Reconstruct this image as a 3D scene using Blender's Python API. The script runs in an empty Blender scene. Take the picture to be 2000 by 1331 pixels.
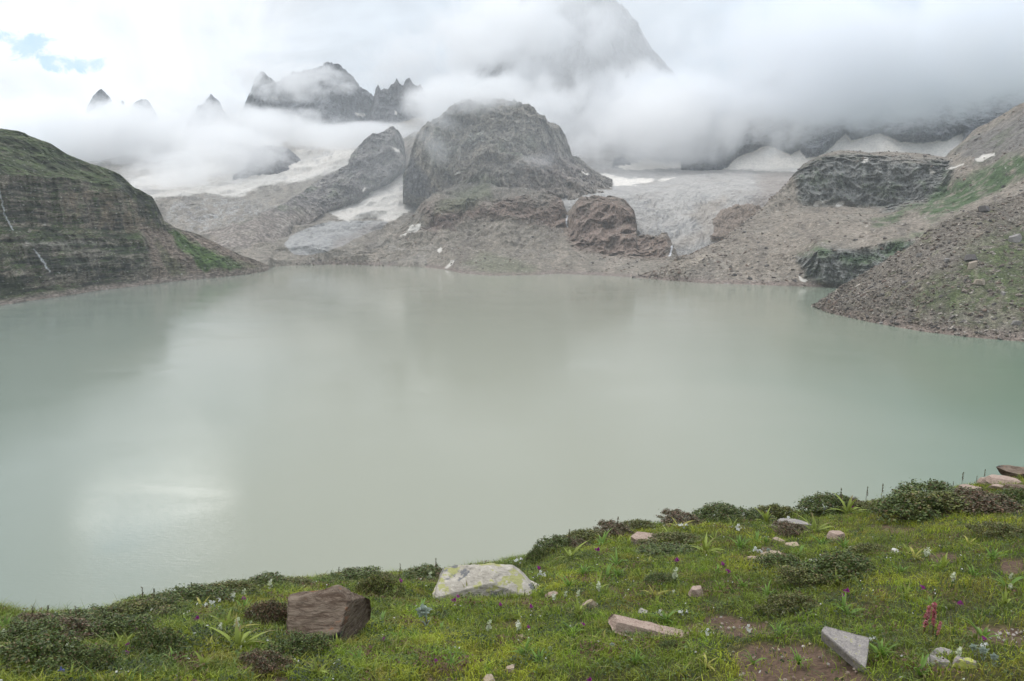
import bpy, math, random, time
import numpy as np
from mathutils import Vector, Matrix
T0 = time.time()
R = math.radians
scene = bpy.context.scene
COL = scene.collection

# ------------------------------------------------------------------ camera
HC = 80.0                       # eye height above the lake, metres
F = 1540.0                      # focal length in photograph pixels (2000 wide)
PITCH = R(8.3)
cam_d = bpy.data.cameras.new('camera')
cam = bpy.data.objects.new('camera', cam_d)
COL.objects.link(cam)
cam.location = (0, 0, HC)
cam.rotation_euler = (math.pi / 2 - PITCH, 0, 0)
cam_d.sensor_width = 36.0
cam_d.lens = 36.0 * F / 2000.0
cam_d.clip_start = 0.05
cam_d.clip_end = 60000
scene.camera = cam

# ------------------------------------------------------------------ exposure
scene.view_settings.view_transform = 'Standard'
scene.view_settings.look = 'None'
scene.view_settings.exposure = 0.0
scene.view_settings.gamma = 1.0
scene.cycles.use_denoising = True
scene.cycles.max_bounces = 12
scene.cycles.diffuse_bounces = 2
scene.cycles.glossy_bounces = 2
scene.cycles.volume_bounces = 10
scene.cycles.transparent_max_bounces = 8
scene.cycles.volume_max_steps = 128
scene.cycles.sample_clamp_indirect = 8

# ------------------------------------------------------------------ node helper
class NT:
    def __init__(s, tree):
        s.t = tree; s.n = tree.nodes; s.l = tree.links
    def node(s, typ, **kw):
        nd = s.n.new(typ)
        for k, v in kw.items():
            if k == 'ins':
                for kk, vv in v.items():
                    sock = nd.inputs[kk]
                    if isinstance(vv, bpy.types.NodeSocket): s.l.new(vv, sock)
                    else: sock.default_value = vv
            else: setattr(nd, k, v)
        return nd
    def math(s, op, a, b=0.0, c=0.0, clamp=False):
        nd = s.node('ShaderNodeMath', operation=op, use_clamp=clamp)
        for i, v in enumerate((a, b, c)):
            if isinstance(v, bpy.types.NodeSocket): s.l.new(v, nd.inputs[i])
            else: nd.inputs[i].default_value = v
        return nd.outputs[0]
    def noise(s, vec, scale, detail=4, rough=0.55, dist=0.0, color=False):
        nd = s.node('ShaderNodeTexNoise', ins={'Vector': vec, 'Scale': scale, 'Detail': detail, 'Roughness': rough, 'Distortion': dist})
        return nd.outputs['Color'] if color else nd.outputs['Fac']
    def ramp(s, fac, a, b, lo=0.0, hi=1.0, smooth=True):
        nd = s.node('ShaderNodeMapRange', interpolation_type='SMOOTHSTEP' if smooth else 'LINEAR')
        s.l.new(fac, nd.inputs[0]); nd.inputs[1].default_value = a; nd.inputs[2].default_value = b
        nd.inputs[3].default_value = lo; nd.inputs[4].default_value = hi
        return nd.outputs[0]
    def mix(s, fac, a, b, mode='MIX'):
        nd = s.node('ShaderNodeMix', data_type='RGBA', blend_type=mode)
        for i, v in ((0, fac), (6, a), (7, b)):
            if isinstance(v, bpy.types.NodeSocket): s.l.new(v, nd.inputs[i])
            else: nd.inputs[i].default_value = v if i == 0 else (tuple(v) + (1,))[:4]
        return nd.outputs[2]
    def vmath(s, op, a, b=(0, 0, 0)):
        nd = s.node('ShaderNodeVectorMath', operation=op)
        for i, v in enumerate((a, b)):
            if isinstance(v, bpy.types.NodeSocket): s.l.new(v, nd.inputs[i])
            else: nd.inputs[i].default_value = v
        return nd

def dirvec(px, py):
    """world direction of the ray through a photograph pixel"""
    cp, sp = math.cos(PITCH), math.sin(PITCH)
    u = (np.asarray(px, float) - 1000) / F; v = (665.5 - np.asarray(py, float)) / F
    return np.stack([u, cp + v * sp, -sp + v * cp], -1)

def sky_dir(az, el):
    az, el = R(az), R(el)
    return (math.sin(az) * math.cos(el), math.cos(az) * math.cos(el), math.sin(el))

# ------------------------------------------------------------------ world: Nishita sky behind a cloud deck
SUN_AZ, SUN_EL = -35.0, 58.0
world = bpy.data.worlds.new('World'); scene.world = world
world.use_nodes = True
W = NT(world.node_tree); W.n.clear()
sky = W.node('ShaderNodeTexSky', sky_type='NISHITA', sun_disc=False, sun_elevation=R(SUN_EL), sun_rotation=R(SUN_AZ), altitude=4000)
STR = 0.11
geo = W.node('ShaderNodeTexCoord').outputs['Generated']
sep = W.node('ShaderNodeSeparateXYZ', ins={0: geo})
# clouds seen by direction (a flattened deck gives them perspective)
den = W.math('ADD', W.math('MAXIMUM', sep.outputs[2], 0.0), 0.22)
deck = W.node('ShaderNodeCombineXYZ', ins={0: W.math('DIVIDE', sep.outputs[0], den), 1: W.math('DIVIDE', sep.outputs[1], den), 2: W.math('MULTIPLY', sep.outputs[2], 2.0)}).outputs[0]
n1 = W.noise(deck, 2.2, 7, 0.58, 0.4)
n2 = W.noise(geo, 7.0, 6, 0.6, 0.5)
def blob(d, r0, r1):
    v = Vector(d).normalized()
    dot = W.vmath('DOT_PRODUCT', geo, tuple(v)).outputs['Value']
    wob = W.math('MULTIPLY', W.math('SUBTRACT', n2, 0.5), 0.012)
    return W.ramp(W.math('ADD', dot, wob), math.cos(R(r1)), math.cos(R(r0)))
s_az = W.math('MULTIPLY', W.math('ARCTAN2', sep.outputs[0], sep.outputs[1]), 57.2958)
s_el = W.math('MULTIPLY', W.math('ARCSINE', sep.outputs[2]), 57.2958)
n3 = W.noise(geo, 22.0, 5, 0.65, 0.8)
def ell(az, el, a, b, rag=0.0):
    """soft ragged ellipse in the sky, degrees"""
    u = W.math('DIVIDE', W.math('SUBTRACT', s_az, az), a); v = W.math('DIVIDE', W.math('SUBTRACT', s_el, el), b)
    q = W.math('ADD', W.math('MULTIPLY', u, u), W.math('MULTIPLY', v, v))
    q = W.math('ADD', q, W.math('MULTIPLY', W.math('SUBTRACT', n2, 0.5), 3.2))
    if rag: q = W.math('ADD', q, W.math('MULTIPLY', W.math('SUBTRACT', n3, 0.5), rag))
    return W.ramp(q, 1.5, 0.35)
def px_ang(px, py):
    d = dirvec(px, py); return math.degrees(math.atan2(d[0], d[1])), math.degrees(math.asin(d[2] / np.linalg.norm(d)))
left = W.ramp(sep.outputs[0], -0.75, 0.65, 1.0, 0.0, smooth=True)     # brighter to the left, greyer to the right
base = W.mix(left, (0.60, 0.71, 0.82), (0.93, 0.97, 1.02))
tex = W.ramp(n1, 0.3, 0.7, 0.84, 1.12)
base = W.mix(1.0, base, W.node('ShaderNodeCombineXYZ', ins={0: tex, 1: tex, 2: tex}).outputs[0], 'MULTIPLY')
# bright white cumulus over the left, thin gap of blue in it
wide = blob(sky_dir(-27, 15), 2, 15)
base = W.mix(W.math('MULTIPLY', wide, W.ramp(n2, 0.3, 0.62, 0.3, 1.0)), base, (1.28, 1.29, 1.30))
bright = ell(-25.0, 18.4, 5.2, 1.7)
base = W.mix(W.math('MULTIPLY', bright, W.ramp(n2, 0.3, 0.62, 0.45, 1.0)), base, (9.5, 9.5, 9.2))
up = W.ramp(sep.outputs[2], 0.32, 0.8)
base = W.mix(up, base, (1.48, 1.55, 1.66))
gap1 = ell(*px_ang(62, 90), 2.0, .75, 8.0)
gap1b = ell(*px_ang(145, 120), 1.8, .6, 8.0)
gap2 = ell(-25.8, 21.2, 4.0, 1.9)
gap = W.math('MAXIMUM', W.math('MAXIMUM', gap1, gap1b), gap2)
gap = W.math('MULTIPLY', gap, W.ramp(n2, 0.36, 0.6, 1.0, 0.6))
skyc = W.mix(1.0, sky.outputs[0], (1 * STR, 1 * STR, 1 * STR), 'MULTIPLY')
blue = W.mix(0.6, skyc, (0.68, 1.05, 1.28))
blue = W.mix(gap2, blue, (0.55, 1.25, 2.1))
col = W.mix(gap, base, blue)
inv = 1.0 / STR
col = W.mix(1.0, col, (inv, inv, inv), 'MULTIPLY')
bg = W.node('ShaderNodeBackground', ins={'Color': col, 'Strength': STR})
out = W.node('ShaderNodeOutputWorld'); W.l.new(bg.outputs[0], out.inputs[0])
world.cycles.sampling_method = 'MANUAL'; world.cycles.sample_map_resolution = 512

sl = bpy.data.lights.new('sun', 'SUN'); so = bpy.data.objects.new('sun', sl); COL.objects.link(so)
sl.energy = 1.5; sl.angle = R(18); sl.color = (1.0, 0.965, 0.92)
so.rotation_euler = Vector(sky_dir(SUN_AZ, SUN_EL)).to_track_quat('Z', 'Y').to_euler()

# ------------------------------------------------------------------ numpy noise
rng = np.random.default_rng(7); random.seed(7)
_perm = rng.permutation(256); _perm = np.concatenate([_perm, _perm, _perm])
_g = rng.normal(size=(256, 3)); _g /= np.linalg.norm(_g, axis=1)[:, None]; _g = _g.astype(np.float32)
def perlin(p):
    p = np.asarray(p, np.float64)
    i = np.floor(p).astype(np.int64); f = (p - i).astype(np.float32); i &= 255
    u = f * f * f * (f * (f * 6 - 15) + 10)
    r = 0
    for dx in (0, 1):
        wx = u[..., 0] if dx else 1 - u[..., 0]
        a = _perm[i[..., 0] + dx]
        for dy in (0, 1):
            wy = u[..., 1] if dy else 1 - u[..., 1]
            b = _perm[a + i[..., 1] + dy]
            for dz in (0, 1):
                wz = u[..., 2] if dz else 1 - u[..., 2]
                g = _g[_perm[b + i[..., 2] + dz]]
                d = g[..., 0] * (f[..., 0] - dx) + g[..., 1] * (f[..., 1] - dy) + g[..., 2] * (f[..., 2] - dz)
                r = r + wx * wy * wz * d
    return r * 1.5
def fbm(p, scale, octv=4, gain=0.5, ridged=False, seed=0.0):
    q = np.asarray(p) / scale + seed * 17.3
    a, s, t = 1.0, 0, 0
    for k in range(octv):
        n = perlin(q + k * 31.7)
        if ridged: n = 1 - 2 * np.abs(n)
        s = s + a * n; t += a; a *= gain; q = q * 2.03
    return s / t
def sstep(x, a, b):
    t = np.clip((x - a) / (b - a), 0, 1); return t * t * (3 - 2 * t)

# ------------------------------------------------------------------ object helpers
def tag(o, label=None, cat=None, group=None, kind=None):
    if label: o['label'] = label
    if cat: o['category'] = cat
    if group: o['group'] = group
    if kind: o['kind'] = kind
    return o
def mesh_np(name, V, Fc, mat, smooth=True, colors=None, link=True, parent=None):
    """one mesh object from numpy arrays; Fc: (n,3) or (n,4); colors: dict name -> (nverts,3)"""
    V = np.asarray(V, np.float32).reshape(-1, 3); Fc = np.asarray(Fc, np.int32)
    me = bpy.data.meshes.new(name)
    me.vertices.add(len(V)); me.vertices.foreach_set('co', V.ravel())
    k = Fc.shape[1]
    me.loops.add(Fc.size); me.loops.foreach_set('vertex_index', Fc.ravel())
    me.polygons.add(len(Fc)); me.polygons.foreach_set('loop_start', np.arange(len(Fc), dtype=np.int32) * k)
    me.polygons.foreach_set('use_smooth', np.full(len(Fc), smooth))
    if colors:
        for cn, cv in colors.items():
            a = me.color_attributes.new(cn, 'FLOAT_COLOR', 'POINT')
            c = np.ones((len(V), 4), np.float32); c[:, :3] = cv
            a.data.foreach_set('color', c.ravel())
    me.update(calc_edges=True)
    me.materials.append(mat)
    o = bpy.data.objects.new(name, me)
    if link: COL.objects.link(o)
    if parent is not None: o.parent = parent
    return o
def copy_tree(o, parent=None):
    c = o.copy(); COL.objects.link(c); c.parent = parent
    for ch in [x for x in bpy.data.objects if x.parent == o]: copy_tree(ch, c)
    return c

# ------------------------------------------------------------------ pixels to places
def at(px, py, D):
    d = dirvec(px, py); h = np.hypot(d[..., 0], d[..., 1])
    P = d * (np.asarray(D, float) / h)[..., None]; P[..., 2] += HC
    return P
def to_px(P):
    cp, sp = math.cos(PITCH), math.sin(PITCH)
    y = P[..., 1]; z = P[..., 2] - HC
    fw = y * cp - z * sp; upv = y * sp + z * cp
    fw = np.where(fw < 1e-3, 1e-3, fw)
    return 1000 + F * P[..., 0] / fw, 665.5 - F * upv / fw
def water_D(px, py):
    d = dirvec(px, py); return HC / -d[..., 2] * np.hypot(d[..., 0], d[..., 1])
SHORE = [(-1200, 760), (-500, 655), (0, 597), (60, 588), (130, 578), (200, 567), (262, 560), (350, 549), (440, 541), (500, 534), (524, 529), (532, 521), (640, 517), (760, 520),
         (830, 523), (870, 527), (900, 534), (960, 539), (1040, 538), (1090, 535), (1200, 540), (1290, 547), (1380, 554), (1450, 556), (1560, 560), (1650, 562), (3000, 600)]
def shore_y(px, tab=SHORE):
    t = np.array(tab, float); return np.interp(px, t[:, 0], t[:, 1])

def loft(rows, px0, px1, nu, shore=SHORE, dens=1.0, back=(250, 120), skirt=True):
    """sheet through rows of (px, py, D) from the bottom up. D may be ('s', off): off metres behind the shore of that column."""
    px = np.linspace(px0, px1, nu)
    rr = []
    sy = shore_y(px, shore); sd = water_D(px, sy)
    for row in rows:
        if row == 'shore':
            p = at(px, sy, sd)
            if skirt:
                q = p.copy(); h = np.hypot(q[:, 0], q[:, 1])[:, None]
                q[:, :2] *= (h - 14) / h; q[:, 2] = -7; rr.append(q)
            rr.append(p); continue
        rel = row[0] == 's'
        t = np.array(row[1] if rel else row, float)
        y = np.interp(px, t[:, 0], t[:, 1]); D = np.interp(px, t[:, 0], t[:, 2])
        if rel: D = D + sd
        else: D = np.maximum(D, sd + 8 * len(rr))
        rr.append(at(px, y, D))
    last = rr[-1]; h = np.hypot(last[:, 0], last[:, 1])[:, None]
    for k in (0.35, 1.0):
        q = last.copy(); q[:, :2] *= (h + back[0] * k) / h; q[:, 2] -= back[1] * k * k; rr.append(q)
    outp = [rr[0][None]]
    for a, b in zip(rr[:-1], rr[1:]):
        _, ya = to_px(a); _, yb = to_px(b)
        n = int(max(3, min(220, np.percentile(np.abs(ya - yb), 85) * dens)))
        if b is rr[-1] or b is rr[-2]: n = 12
        t = (np.arange(1, n + 1) / n)[:, None, None]
        outp.append(a[None] * (1 - t) + b[None] * t)
    return np.concatenate(outp, 0)
def smooth_grid(P, k):
    for _ in range(k):
        Q = P.copy(); Q[1:-1] = (P[:-2] + 2 * P[1:-1] + P[2:]) / 4; P = Q
        Q = P.copy(); Q[:, 1:-1] = (P[:, :-2] + 2 * P[:, 1:-1] + P[:, 2:]) / 4; P = Q
    return P
def grid_normals(P):
    a = np.gradient(P, axis=1); b = np.gradient(P, axis=0)
    n = np.cross(a, b); n /= np.linalg.norm(n, axis=-1)[..., None] + 1e-9
    return n
def displace(P, amp_h, amp_v, scale, octv=6, ridged=True, seed=0, anis=(1, 1, 1), fade=25.0):
    Q = P * np.array(anis)
    wv = fbm(Q, scale * 1.6, 3, .5, False, seed + 70)
    Q = Q + (wv * scale * .55)[..., None] * np.array((1, .4, -.7))
    n = fbm(Q, scale, octv, 0.5, ridged, seed)
    m = fbm(Q, scale * 0.7, octv, 0.5, False, seed + 5)
    f = np.clip(P[..., 2] / fade, 0, 1)
    h = np.hypot(P[..., 0], P[..., 1])[..., None] + 1e-6
    out = P.copy()
    out[..., :2] -= P[..., :2] / h * (n * amp_h * f)[..., None]
    out[..., 2] += (m + .6 * n) * amp_v * f
    return out, n, m
def poly_sd(px, py, poly, pad=60):
    """signed distance in pixels, inside > 0"""
    poly = np.array(poly, float)
    res = np.full(px.shape, -1e3)
    sel = (px > poly[:, 0].min() - pad) & (px < poly[:, 0].max() + pad) & (py > poly[:, 1].min() - pad) & (py < poly[:, 1].max() + pad)
    if not sel.any(): return res
    x, y = px[sel], py[sel]
    d = np.full(x.shape, 1e9); ins = np.zeros(x.shape, bool)
    for (x0, y0), (x1, y1) in zip(poly, np.roll(poly, -1, 0)):
        ex, ey = x1 - x0, y1 - y0
        t = np.clip(((x - x0) * ex + (y - y0) * ey) / (ex * ex + ey * ey + 1e-9), 0, 1)
        d = np.minimum(d, (x - x0 - t * ex) ** 2 + (y - y0 - t * ey) ** 2)
        if y0 != y1:
            c = ((y0 > y) != (y1 > y)) & (x < (x1 - x0) * (y - y0) / (y1 - y0) + x0); ins ^= c
    res[sel] = np.where(ins, 1, -1) * np.sqrt(d)
    return res
def C3(*c): return np.array(c, float)
def blend(col, m, c):
    m = np.clip(m, 0, 1)[..., None]; return col * (1 - m) + np.asarray(c) * m

# ------------------------------------------------------------------ land material
def land_mat(name, nscale, bump, contrast=0.5, rough=0.95, stretch=(1, 1, 1)):
    m = bpy.data.materials.new(name); m.use_nodes = True
    N = NT(m.node_tree); N.n.clear()
    geo = N.node('ShaderNodeNewGeometry').outputs['Position']
    vec = N.node('ShaderNodeMapping', ins={0: geo, 'Scale': stretch}).outputs[0]
    tint = N.node('ShaderNodeAttribute', attribute_name='tint').outputs['Color']
    a = N.noise(vec, nscale, 8, 0.68, 0.6)
    vo = N.node('ShaderNodeTexVoronoi', ins={'Vector': vec, 'Scale': nscale * 2.2, 'Randomness': 1.0})
    b = N.ramp(a, 0.25, 0.75, 1 - contrast, 1 + contrast, smooth=False)
    c2 = N.ramp(vo.outputs['Distance'], 0.0, 0.9, 1 + 0.5 * contrast, 1 - 0.5 * contrast, smooth=False)
    k = N.math('MULTIPLY', b, c2)
    col = N.mix(1.0, tint, N.node('ShaderNodeCombineXYZ', ins={0: k, 1: k, 2: k}).outputs[0], 'MULTIPLY')
    h = N.math('SUBTRACT', a, N.math('MULTIPLY', vo.outputs['Distance'], 0.4))
    bp = N.node('ShaderNodeBump', ins={'Height': h, 'Strength': 1.0, 'Distance': bump})
    bs = N.node('ShaderNodeBsdfPrincipled', ins={'Base Color': col, 'Roughness': rough, 'Specular IOR Level': 0.2, 'Normal': bp.outputs[0]})
    o = N.node('ShaderNodeOutputMaterial'); N.l.new(bs.outputs[0], o.inputs[0])
    return m
M_near = land_mat('near_land', 0.35, 1.2, 0.7)
M_mid = land_mat('mid_land', 0.14, 2.6, 0.5)
M_far = land_mat('far_land', 0.075, 7.0, 0.7)
M_strata = land_mat('layered_cliff', 0.17, 2.2, 0.8, stretch=(0.4, 0.4, 1.8))
M_ice = land_mat('glacier_ice', 0.07, 3.0, 0.28, rough=0.6)
M_snow = land_mat('old_snow', 0.08, 1.2, 0.16, rough=0.8)

def build(name, P, tint, mat, label, cat=None, patches=(), grain=0):
    """grid P -> structure object; faces inside a patch (name, sd array, mat, label) become an object of their own"""
    if name == 'hill' or name == 'valley': tint = tint * .74
    if grain:
        g = fbm(P, grain * 2.6, 3, .7, False, 301) + .8 * fbm(P * np.array((1, 1, .5)), grain * 9, 3, .6, True, 302)
        keep = np.ones(P.shape[:2])
        for _, sd, _, _ in patches: keep = np.minimum(keep, 1 - .75 * (sd > 0))
        keep = keep * (1 - .8 * sstep(tint[..., 2], .30, .42))
        tint = tint * np.clip(1 + .62 * g * keep, .3, 1.9)[..., None]
    nv, nu = P.shape[:2]
    idx = np.arange(nv * nu).reshape(nv, nu)
    q = np.stack([idx[:-1, :-1], idx[:-1, 1:], idx[1:, 1:], idx[1:, :-1]], -1).reshape(-1, 4)
    V = P.reshape(-1, 3); T = tint.reshape(-1, 3)
    cls = np.zeros(len(q), int)
    for k, (pn, sd, pm, pl) in enumerate(patches, 1):
        s = sd.reshape(-1)[q].mean(1); cls[s > 0] = k
    def sub(fs, nm, mt, lb):
        used, inv_ = np.unique(fs, return_inverse=True)
        o = mesh_np(nm, V[used], inv_.reshape(fs.shape), mt, True, {'tint': T[used]})
        tag(o, lb, cat if nm == name else None, None, 'structure'); return o
    res = sub(q[cls == 0], name, mat, label)
    for k, (pn, sd, pm, pl) in enumerate(patches, 1):
        if (cls == k).sum() > 3: sub(q[cls == k], pn, pm, pl)
    return res

BROWN = C3(.245, .21, .17); GREY = C3(.26, .25, .24); DARK = C3(.12, .115, .12); GRASS = C3(.07, .115, .03)
ICE = C3(.40, .41, .41); SNOW = C3(.74, .695, .63); RUST = C3(.20, .145, .11); TAN = C3(.36, .30, .24)

def wob(P, sc, amp, seed=3): return fbm(P, sc, 4, 0.55, False, seed) * amp
def streaks(P, base, scale, seed, k=.5, along=.13):
    a = np.arctan2(P[..., 0], P[..., 1]); D = np.hypot(P[..., 0], P[..., 1]); Dm = float(D.mean())
    Q = np.stack([a * Dm + fbm(P, scale * 4, 3, .5, False, seed + 3) * scale * 1.6, P[..., 2] * along * 2, D * along * .5], -1)
    n = fbm(Q, scale, 4, .6, False, seed)
    base = blend(base, sstep(n, .02, .35) * k, C3(.33, .28, .23))
    return blend(base, sstep(-n, .05, .38) * k, C3(.135, .115, .10))
def speckle(P, col, sc, thr, c, seed, strength=0.8):
    n = fbm(P, sc, 2, 0.5, False, seed); return blend(col, sstep(n, thr, thr + 0.08) * strength, c)

# ---- the green-topped layered cliff on the left ------------------------------------------------
def left_hill():
    S = [(-1100, 0), (560, 0)]
    rows = ['shore',
            ('s', [(-1200, 700, 30), (-500, 620, 20), (0, 577, 22), (60, 568, 20), (130, 552, 25), (200, 548, 20), (290, 545, 14), (330, 530, 22), (400, 526, 18), (470, 522, 12), (524, 525, 6), (560, 520, 5)]),
            ('s', [(-1200, 560, 60), (-500, 500, 60), (0, 482, 62), (100, 470, 66), (200, 466, 62), (280, 472, 50), (318, 480, 60), (400, 500, 55), (470, 514, 30), (524, 523, 14), (560, 519, 8)]),
            ('s', [(-1200, 540, 85), (-500, 470, 85), (0, 448, 92), (100, 446, 90), (200, 452, 86), (290, 452, 76), (330, 460, 80), (400, 484, 80), (470, 506, 45), (524, 521, 20), (560, 518, 12)]),
            ('s', [(-1200, 400, 110), (-500, 330, 110), (0, 345, 120), (100, 350, 118), (200, 362, 108), (255, 385, 95), (296, 402, 88), (322, 446, 92), (400, 474, 98), (470, 498, 60), (524, 519, 28), (560, 517, 18)]),
            ('s', [(-1200, 150, 330), (-500, 150, 330), (-200, 200, 300), (0, 252, 290), (35, 262, 275), (100, 285, 250), (135, 305, 220), (180, 325, 190), (210, 336, 170), (235, 346, 150),
                   (262, 371, 130), (297, 386, 110), (310, 410, 104), (322, 438, 104), (345, 446, 120), (400, 466, 130), (450, 489, 90), (500, 513, 50), (524, 518, 36), (560, 516, 24)])]
    P = loft(rows, -1150, 556, 1000, dens=0.85, back=(300, 60))
    P = smooth_grid(P, 3)
    P, n, m = displace(P, 24, 5, 75, 7, True, 1, (1, 1, 0.45), 30)
    # layering: ledges stick out along bands of height
    band = fbm(np.stack([P[..., 0] * .12, P[..., 1] * .12, P[..., 2]], -1), 11, 4, 0.6, False, 9)
    f = np.clip(P[..., 2] / 20, 0, 1); h = np.hypot(P[..., 0], P[..., 1])[..., None]
    gul = fbm(np.stack([P[..., 0], P[..., 1], P[..., 2] * .18], -1), 26, 5, .6, True, 19)
    P[..., :2] -= P[..., :2] / h * ((band * 9 + gul * 10) * f)[..., None]
    PX, PY = to_px(P); nz = grid_normals(P)[..., 2]; nz = np.abs(nz)
    wx, wy = PX + wob(P, 18, 14, 3), PY + wob(P, 18, 14, 4)
    base = np.ones(P.shape) * C3(.135, .115, .09)
    base = blend(base, sstep(band, -0.05, 0.4), C3(.25, .21, .165))
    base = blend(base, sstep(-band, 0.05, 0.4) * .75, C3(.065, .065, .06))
    base = blend(base, sstep(-gul, 0.0, 0.45) * .8, C3(.05, .052, .05))  # shade of the gully recesses painted into the rock colour
    base = blend(base, sstep(fbm(P, 34, 3, .5, False, 12), 0.1, 0.4) * 0.6, C3(.08, .08, .075))
    g = sstep(nz + wob(P, 26, 0.42, 7) + wob(P, 5, 0.2, 8), 0.36, 0.56)
    g = np.maximum(g, sstep(330 - PY + wob(P, 30, 60, 2) + PX * 0.25, -10, 40) * 0.92)
    g *= 1 - 0.9 * sstep(PX + wob(P, 20, 50, 5) - 300 + (PY - 470) * 0.4, 0, 40)
    green = blend(np.ones(P.shape) * C3(.065, .095, .03), sstep(fbm(P, 40, 3, .5, False, 22), -0.1, 0.3), C3(.035, .05, .02))
    green = blend(green, sstep(fbm(P, 9, 3, .5, False, 23), 0.1, 0.4) * .5, C3(.12, .115, .07))
    base = blend(base, g * 0.93, green)
    thin = fbm(np.stack([P[..., 0] * .05, P[..., 1] * .05, P[..., 2] + fbm(P, 60, 2, .5, False, 66) * 6], -1), 4.2, 3, .6, False, 65)
    base = blend(base, sstep(thin, .08, .2) * (1 - g * .7) * .75, C3(.27, .235, .19))
    base = blend(base, sstep(-thin, .1, .2) * (1 - g * .6) * .85, C3(.04, .04, .036))
    tanf = sstep(poly_sd(wx, wy, [(120, 372), (200, 366), (255, 378), (300, 400), (318, 442), (290, 458), (150, 452), (110, 420)]), -6, 12) * sstep(wob(P, 22, 1, 61) + wob(P, 7, .5, 62), -.15, .25)
    base = blend(base, tanf * .85, blend(np.ones(P.shape) * C3(.21, .165, .12), sstep(-gul, -.1, .35), C3(.05, .05, .045)))  # tan face, with gully shade painted in dark again
    base = blend(base, sstep(poly_sd(wx, wy, [(218, 340), (240, 346), (262, 371), (300, 386), (322, 440), (335, 452), (305, 448), (285, 410), (250, 385)]), -3, 7) * .8, blend(np.ones(P.shape) * C3(.045, .05, .042), sstep(fbm(P, 12, 3, .6, False, 63), .05, .3), C3(.07, .09, .03)))
    low = sstep(poly_sd(wx, wy, [(40, 480), (150, 472), (280, 480), (300, 520), (280, 545), (120, 548), (60, 520)]), -6, 12) * sstep(band, -.1, .3)
    base = blend(base, low * .7, C3(.24, .215, .18))
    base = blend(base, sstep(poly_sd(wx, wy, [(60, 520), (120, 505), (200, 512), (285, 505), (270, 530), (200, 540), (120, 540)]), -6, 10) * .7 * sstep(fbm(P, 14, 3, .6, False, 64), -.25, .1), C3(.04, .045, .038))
    base = blend(base, sstep(poly_sd(wx, wy, [(-400, 560), (0, 538), (40, 545), (62, 562), (30, 580), (-400, 600)]), -5, 8) * .8, C3(.045, .055, .03))
    # talus below the nose and along the water
    tal = sstep(poly_sd(wx, wy, [(268, 440), (300, 445), (345, 445), (420, 470), (524, 515), (560, 530), (440, 560), (280, 575), (300, 520)]), -4, 8)
    base = blend(base, tal, C3(.22, .175, .14))
    base = blend(base, sstep(poly_sd(wx, wy, [(328, 446), (350, 452), (372, 470), (420, 492), (475, 519), (455, 530), (420, 524), (395, 528), (372, 500), (345, 480)]), -5, 6), C3(.075, .125, .032))
    base = blend(base, sstep(poly_sd(wx, wy, [(420, 492), (480, 512), (515, 520), (500, 528), (440, 520)]), -4, 6) * .6, C3(.09, .11, .045))
    base = blend(base, sstep(poly_sd(wx, wy, [(300, 465), (340, 500), (375, 540), (340, 545), (318, 520)]), -3, 6) * .5, C3(.10, .12, .05))
    base = blend(base, sstep(shore_y(PX) - PY, 16, 4), C3(.27, .225, .19))
    base = speckle(P, base, 3.2, 0.42, C3(.42, .40, .37), 31, .75)
    wf = [(-30, 330), (-8, 350), (3, 390), (10, 420), (24, 445), (36, 470), (38, 475)]
    def streak(line, w): 
        sd = poly_sd(PX + wob(P, 6, 5, 2), PY, [(x - w, y) for x, y in line] + [(x + w, y) for x, y in line[::-1]]); return sd
    s1 = streak([(-30, 330), (-8, 350), (3, 390), (10, 420), (20, 440), (26, 450)], 1.1); s2 = streak([(66, 487), (78, 503), (88, 515), (92, 525), (98, 532)], 1.1)
    ledge = sstep(poly_sd(PX, PY + wob(P, 12, 8, 6), [(42, 476), (150, 471), (210, 474), (210, 478), (150, 477), (45, 484)]), -2, 2)
    base = blend(base, ledge * .35, C3(.42, .39, .36))
    WHITE = C3(.75, .76, .78)
    base = blend(base, sstep(np.maximum(s1, s2), -1, 1), WHITE)
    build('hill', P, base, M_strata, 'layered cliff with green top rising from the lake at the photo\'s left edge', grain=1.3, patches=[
        ('waterfall', s1 - 0.0, M_snow, 'thin white waterfall coming down the upper layered cliff'),
        ('waterfall', s2 - 0.0, M_snow, 'thin white waterfall slanting over the lower ledges of the layered cliff')])
left_hill()

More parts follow.
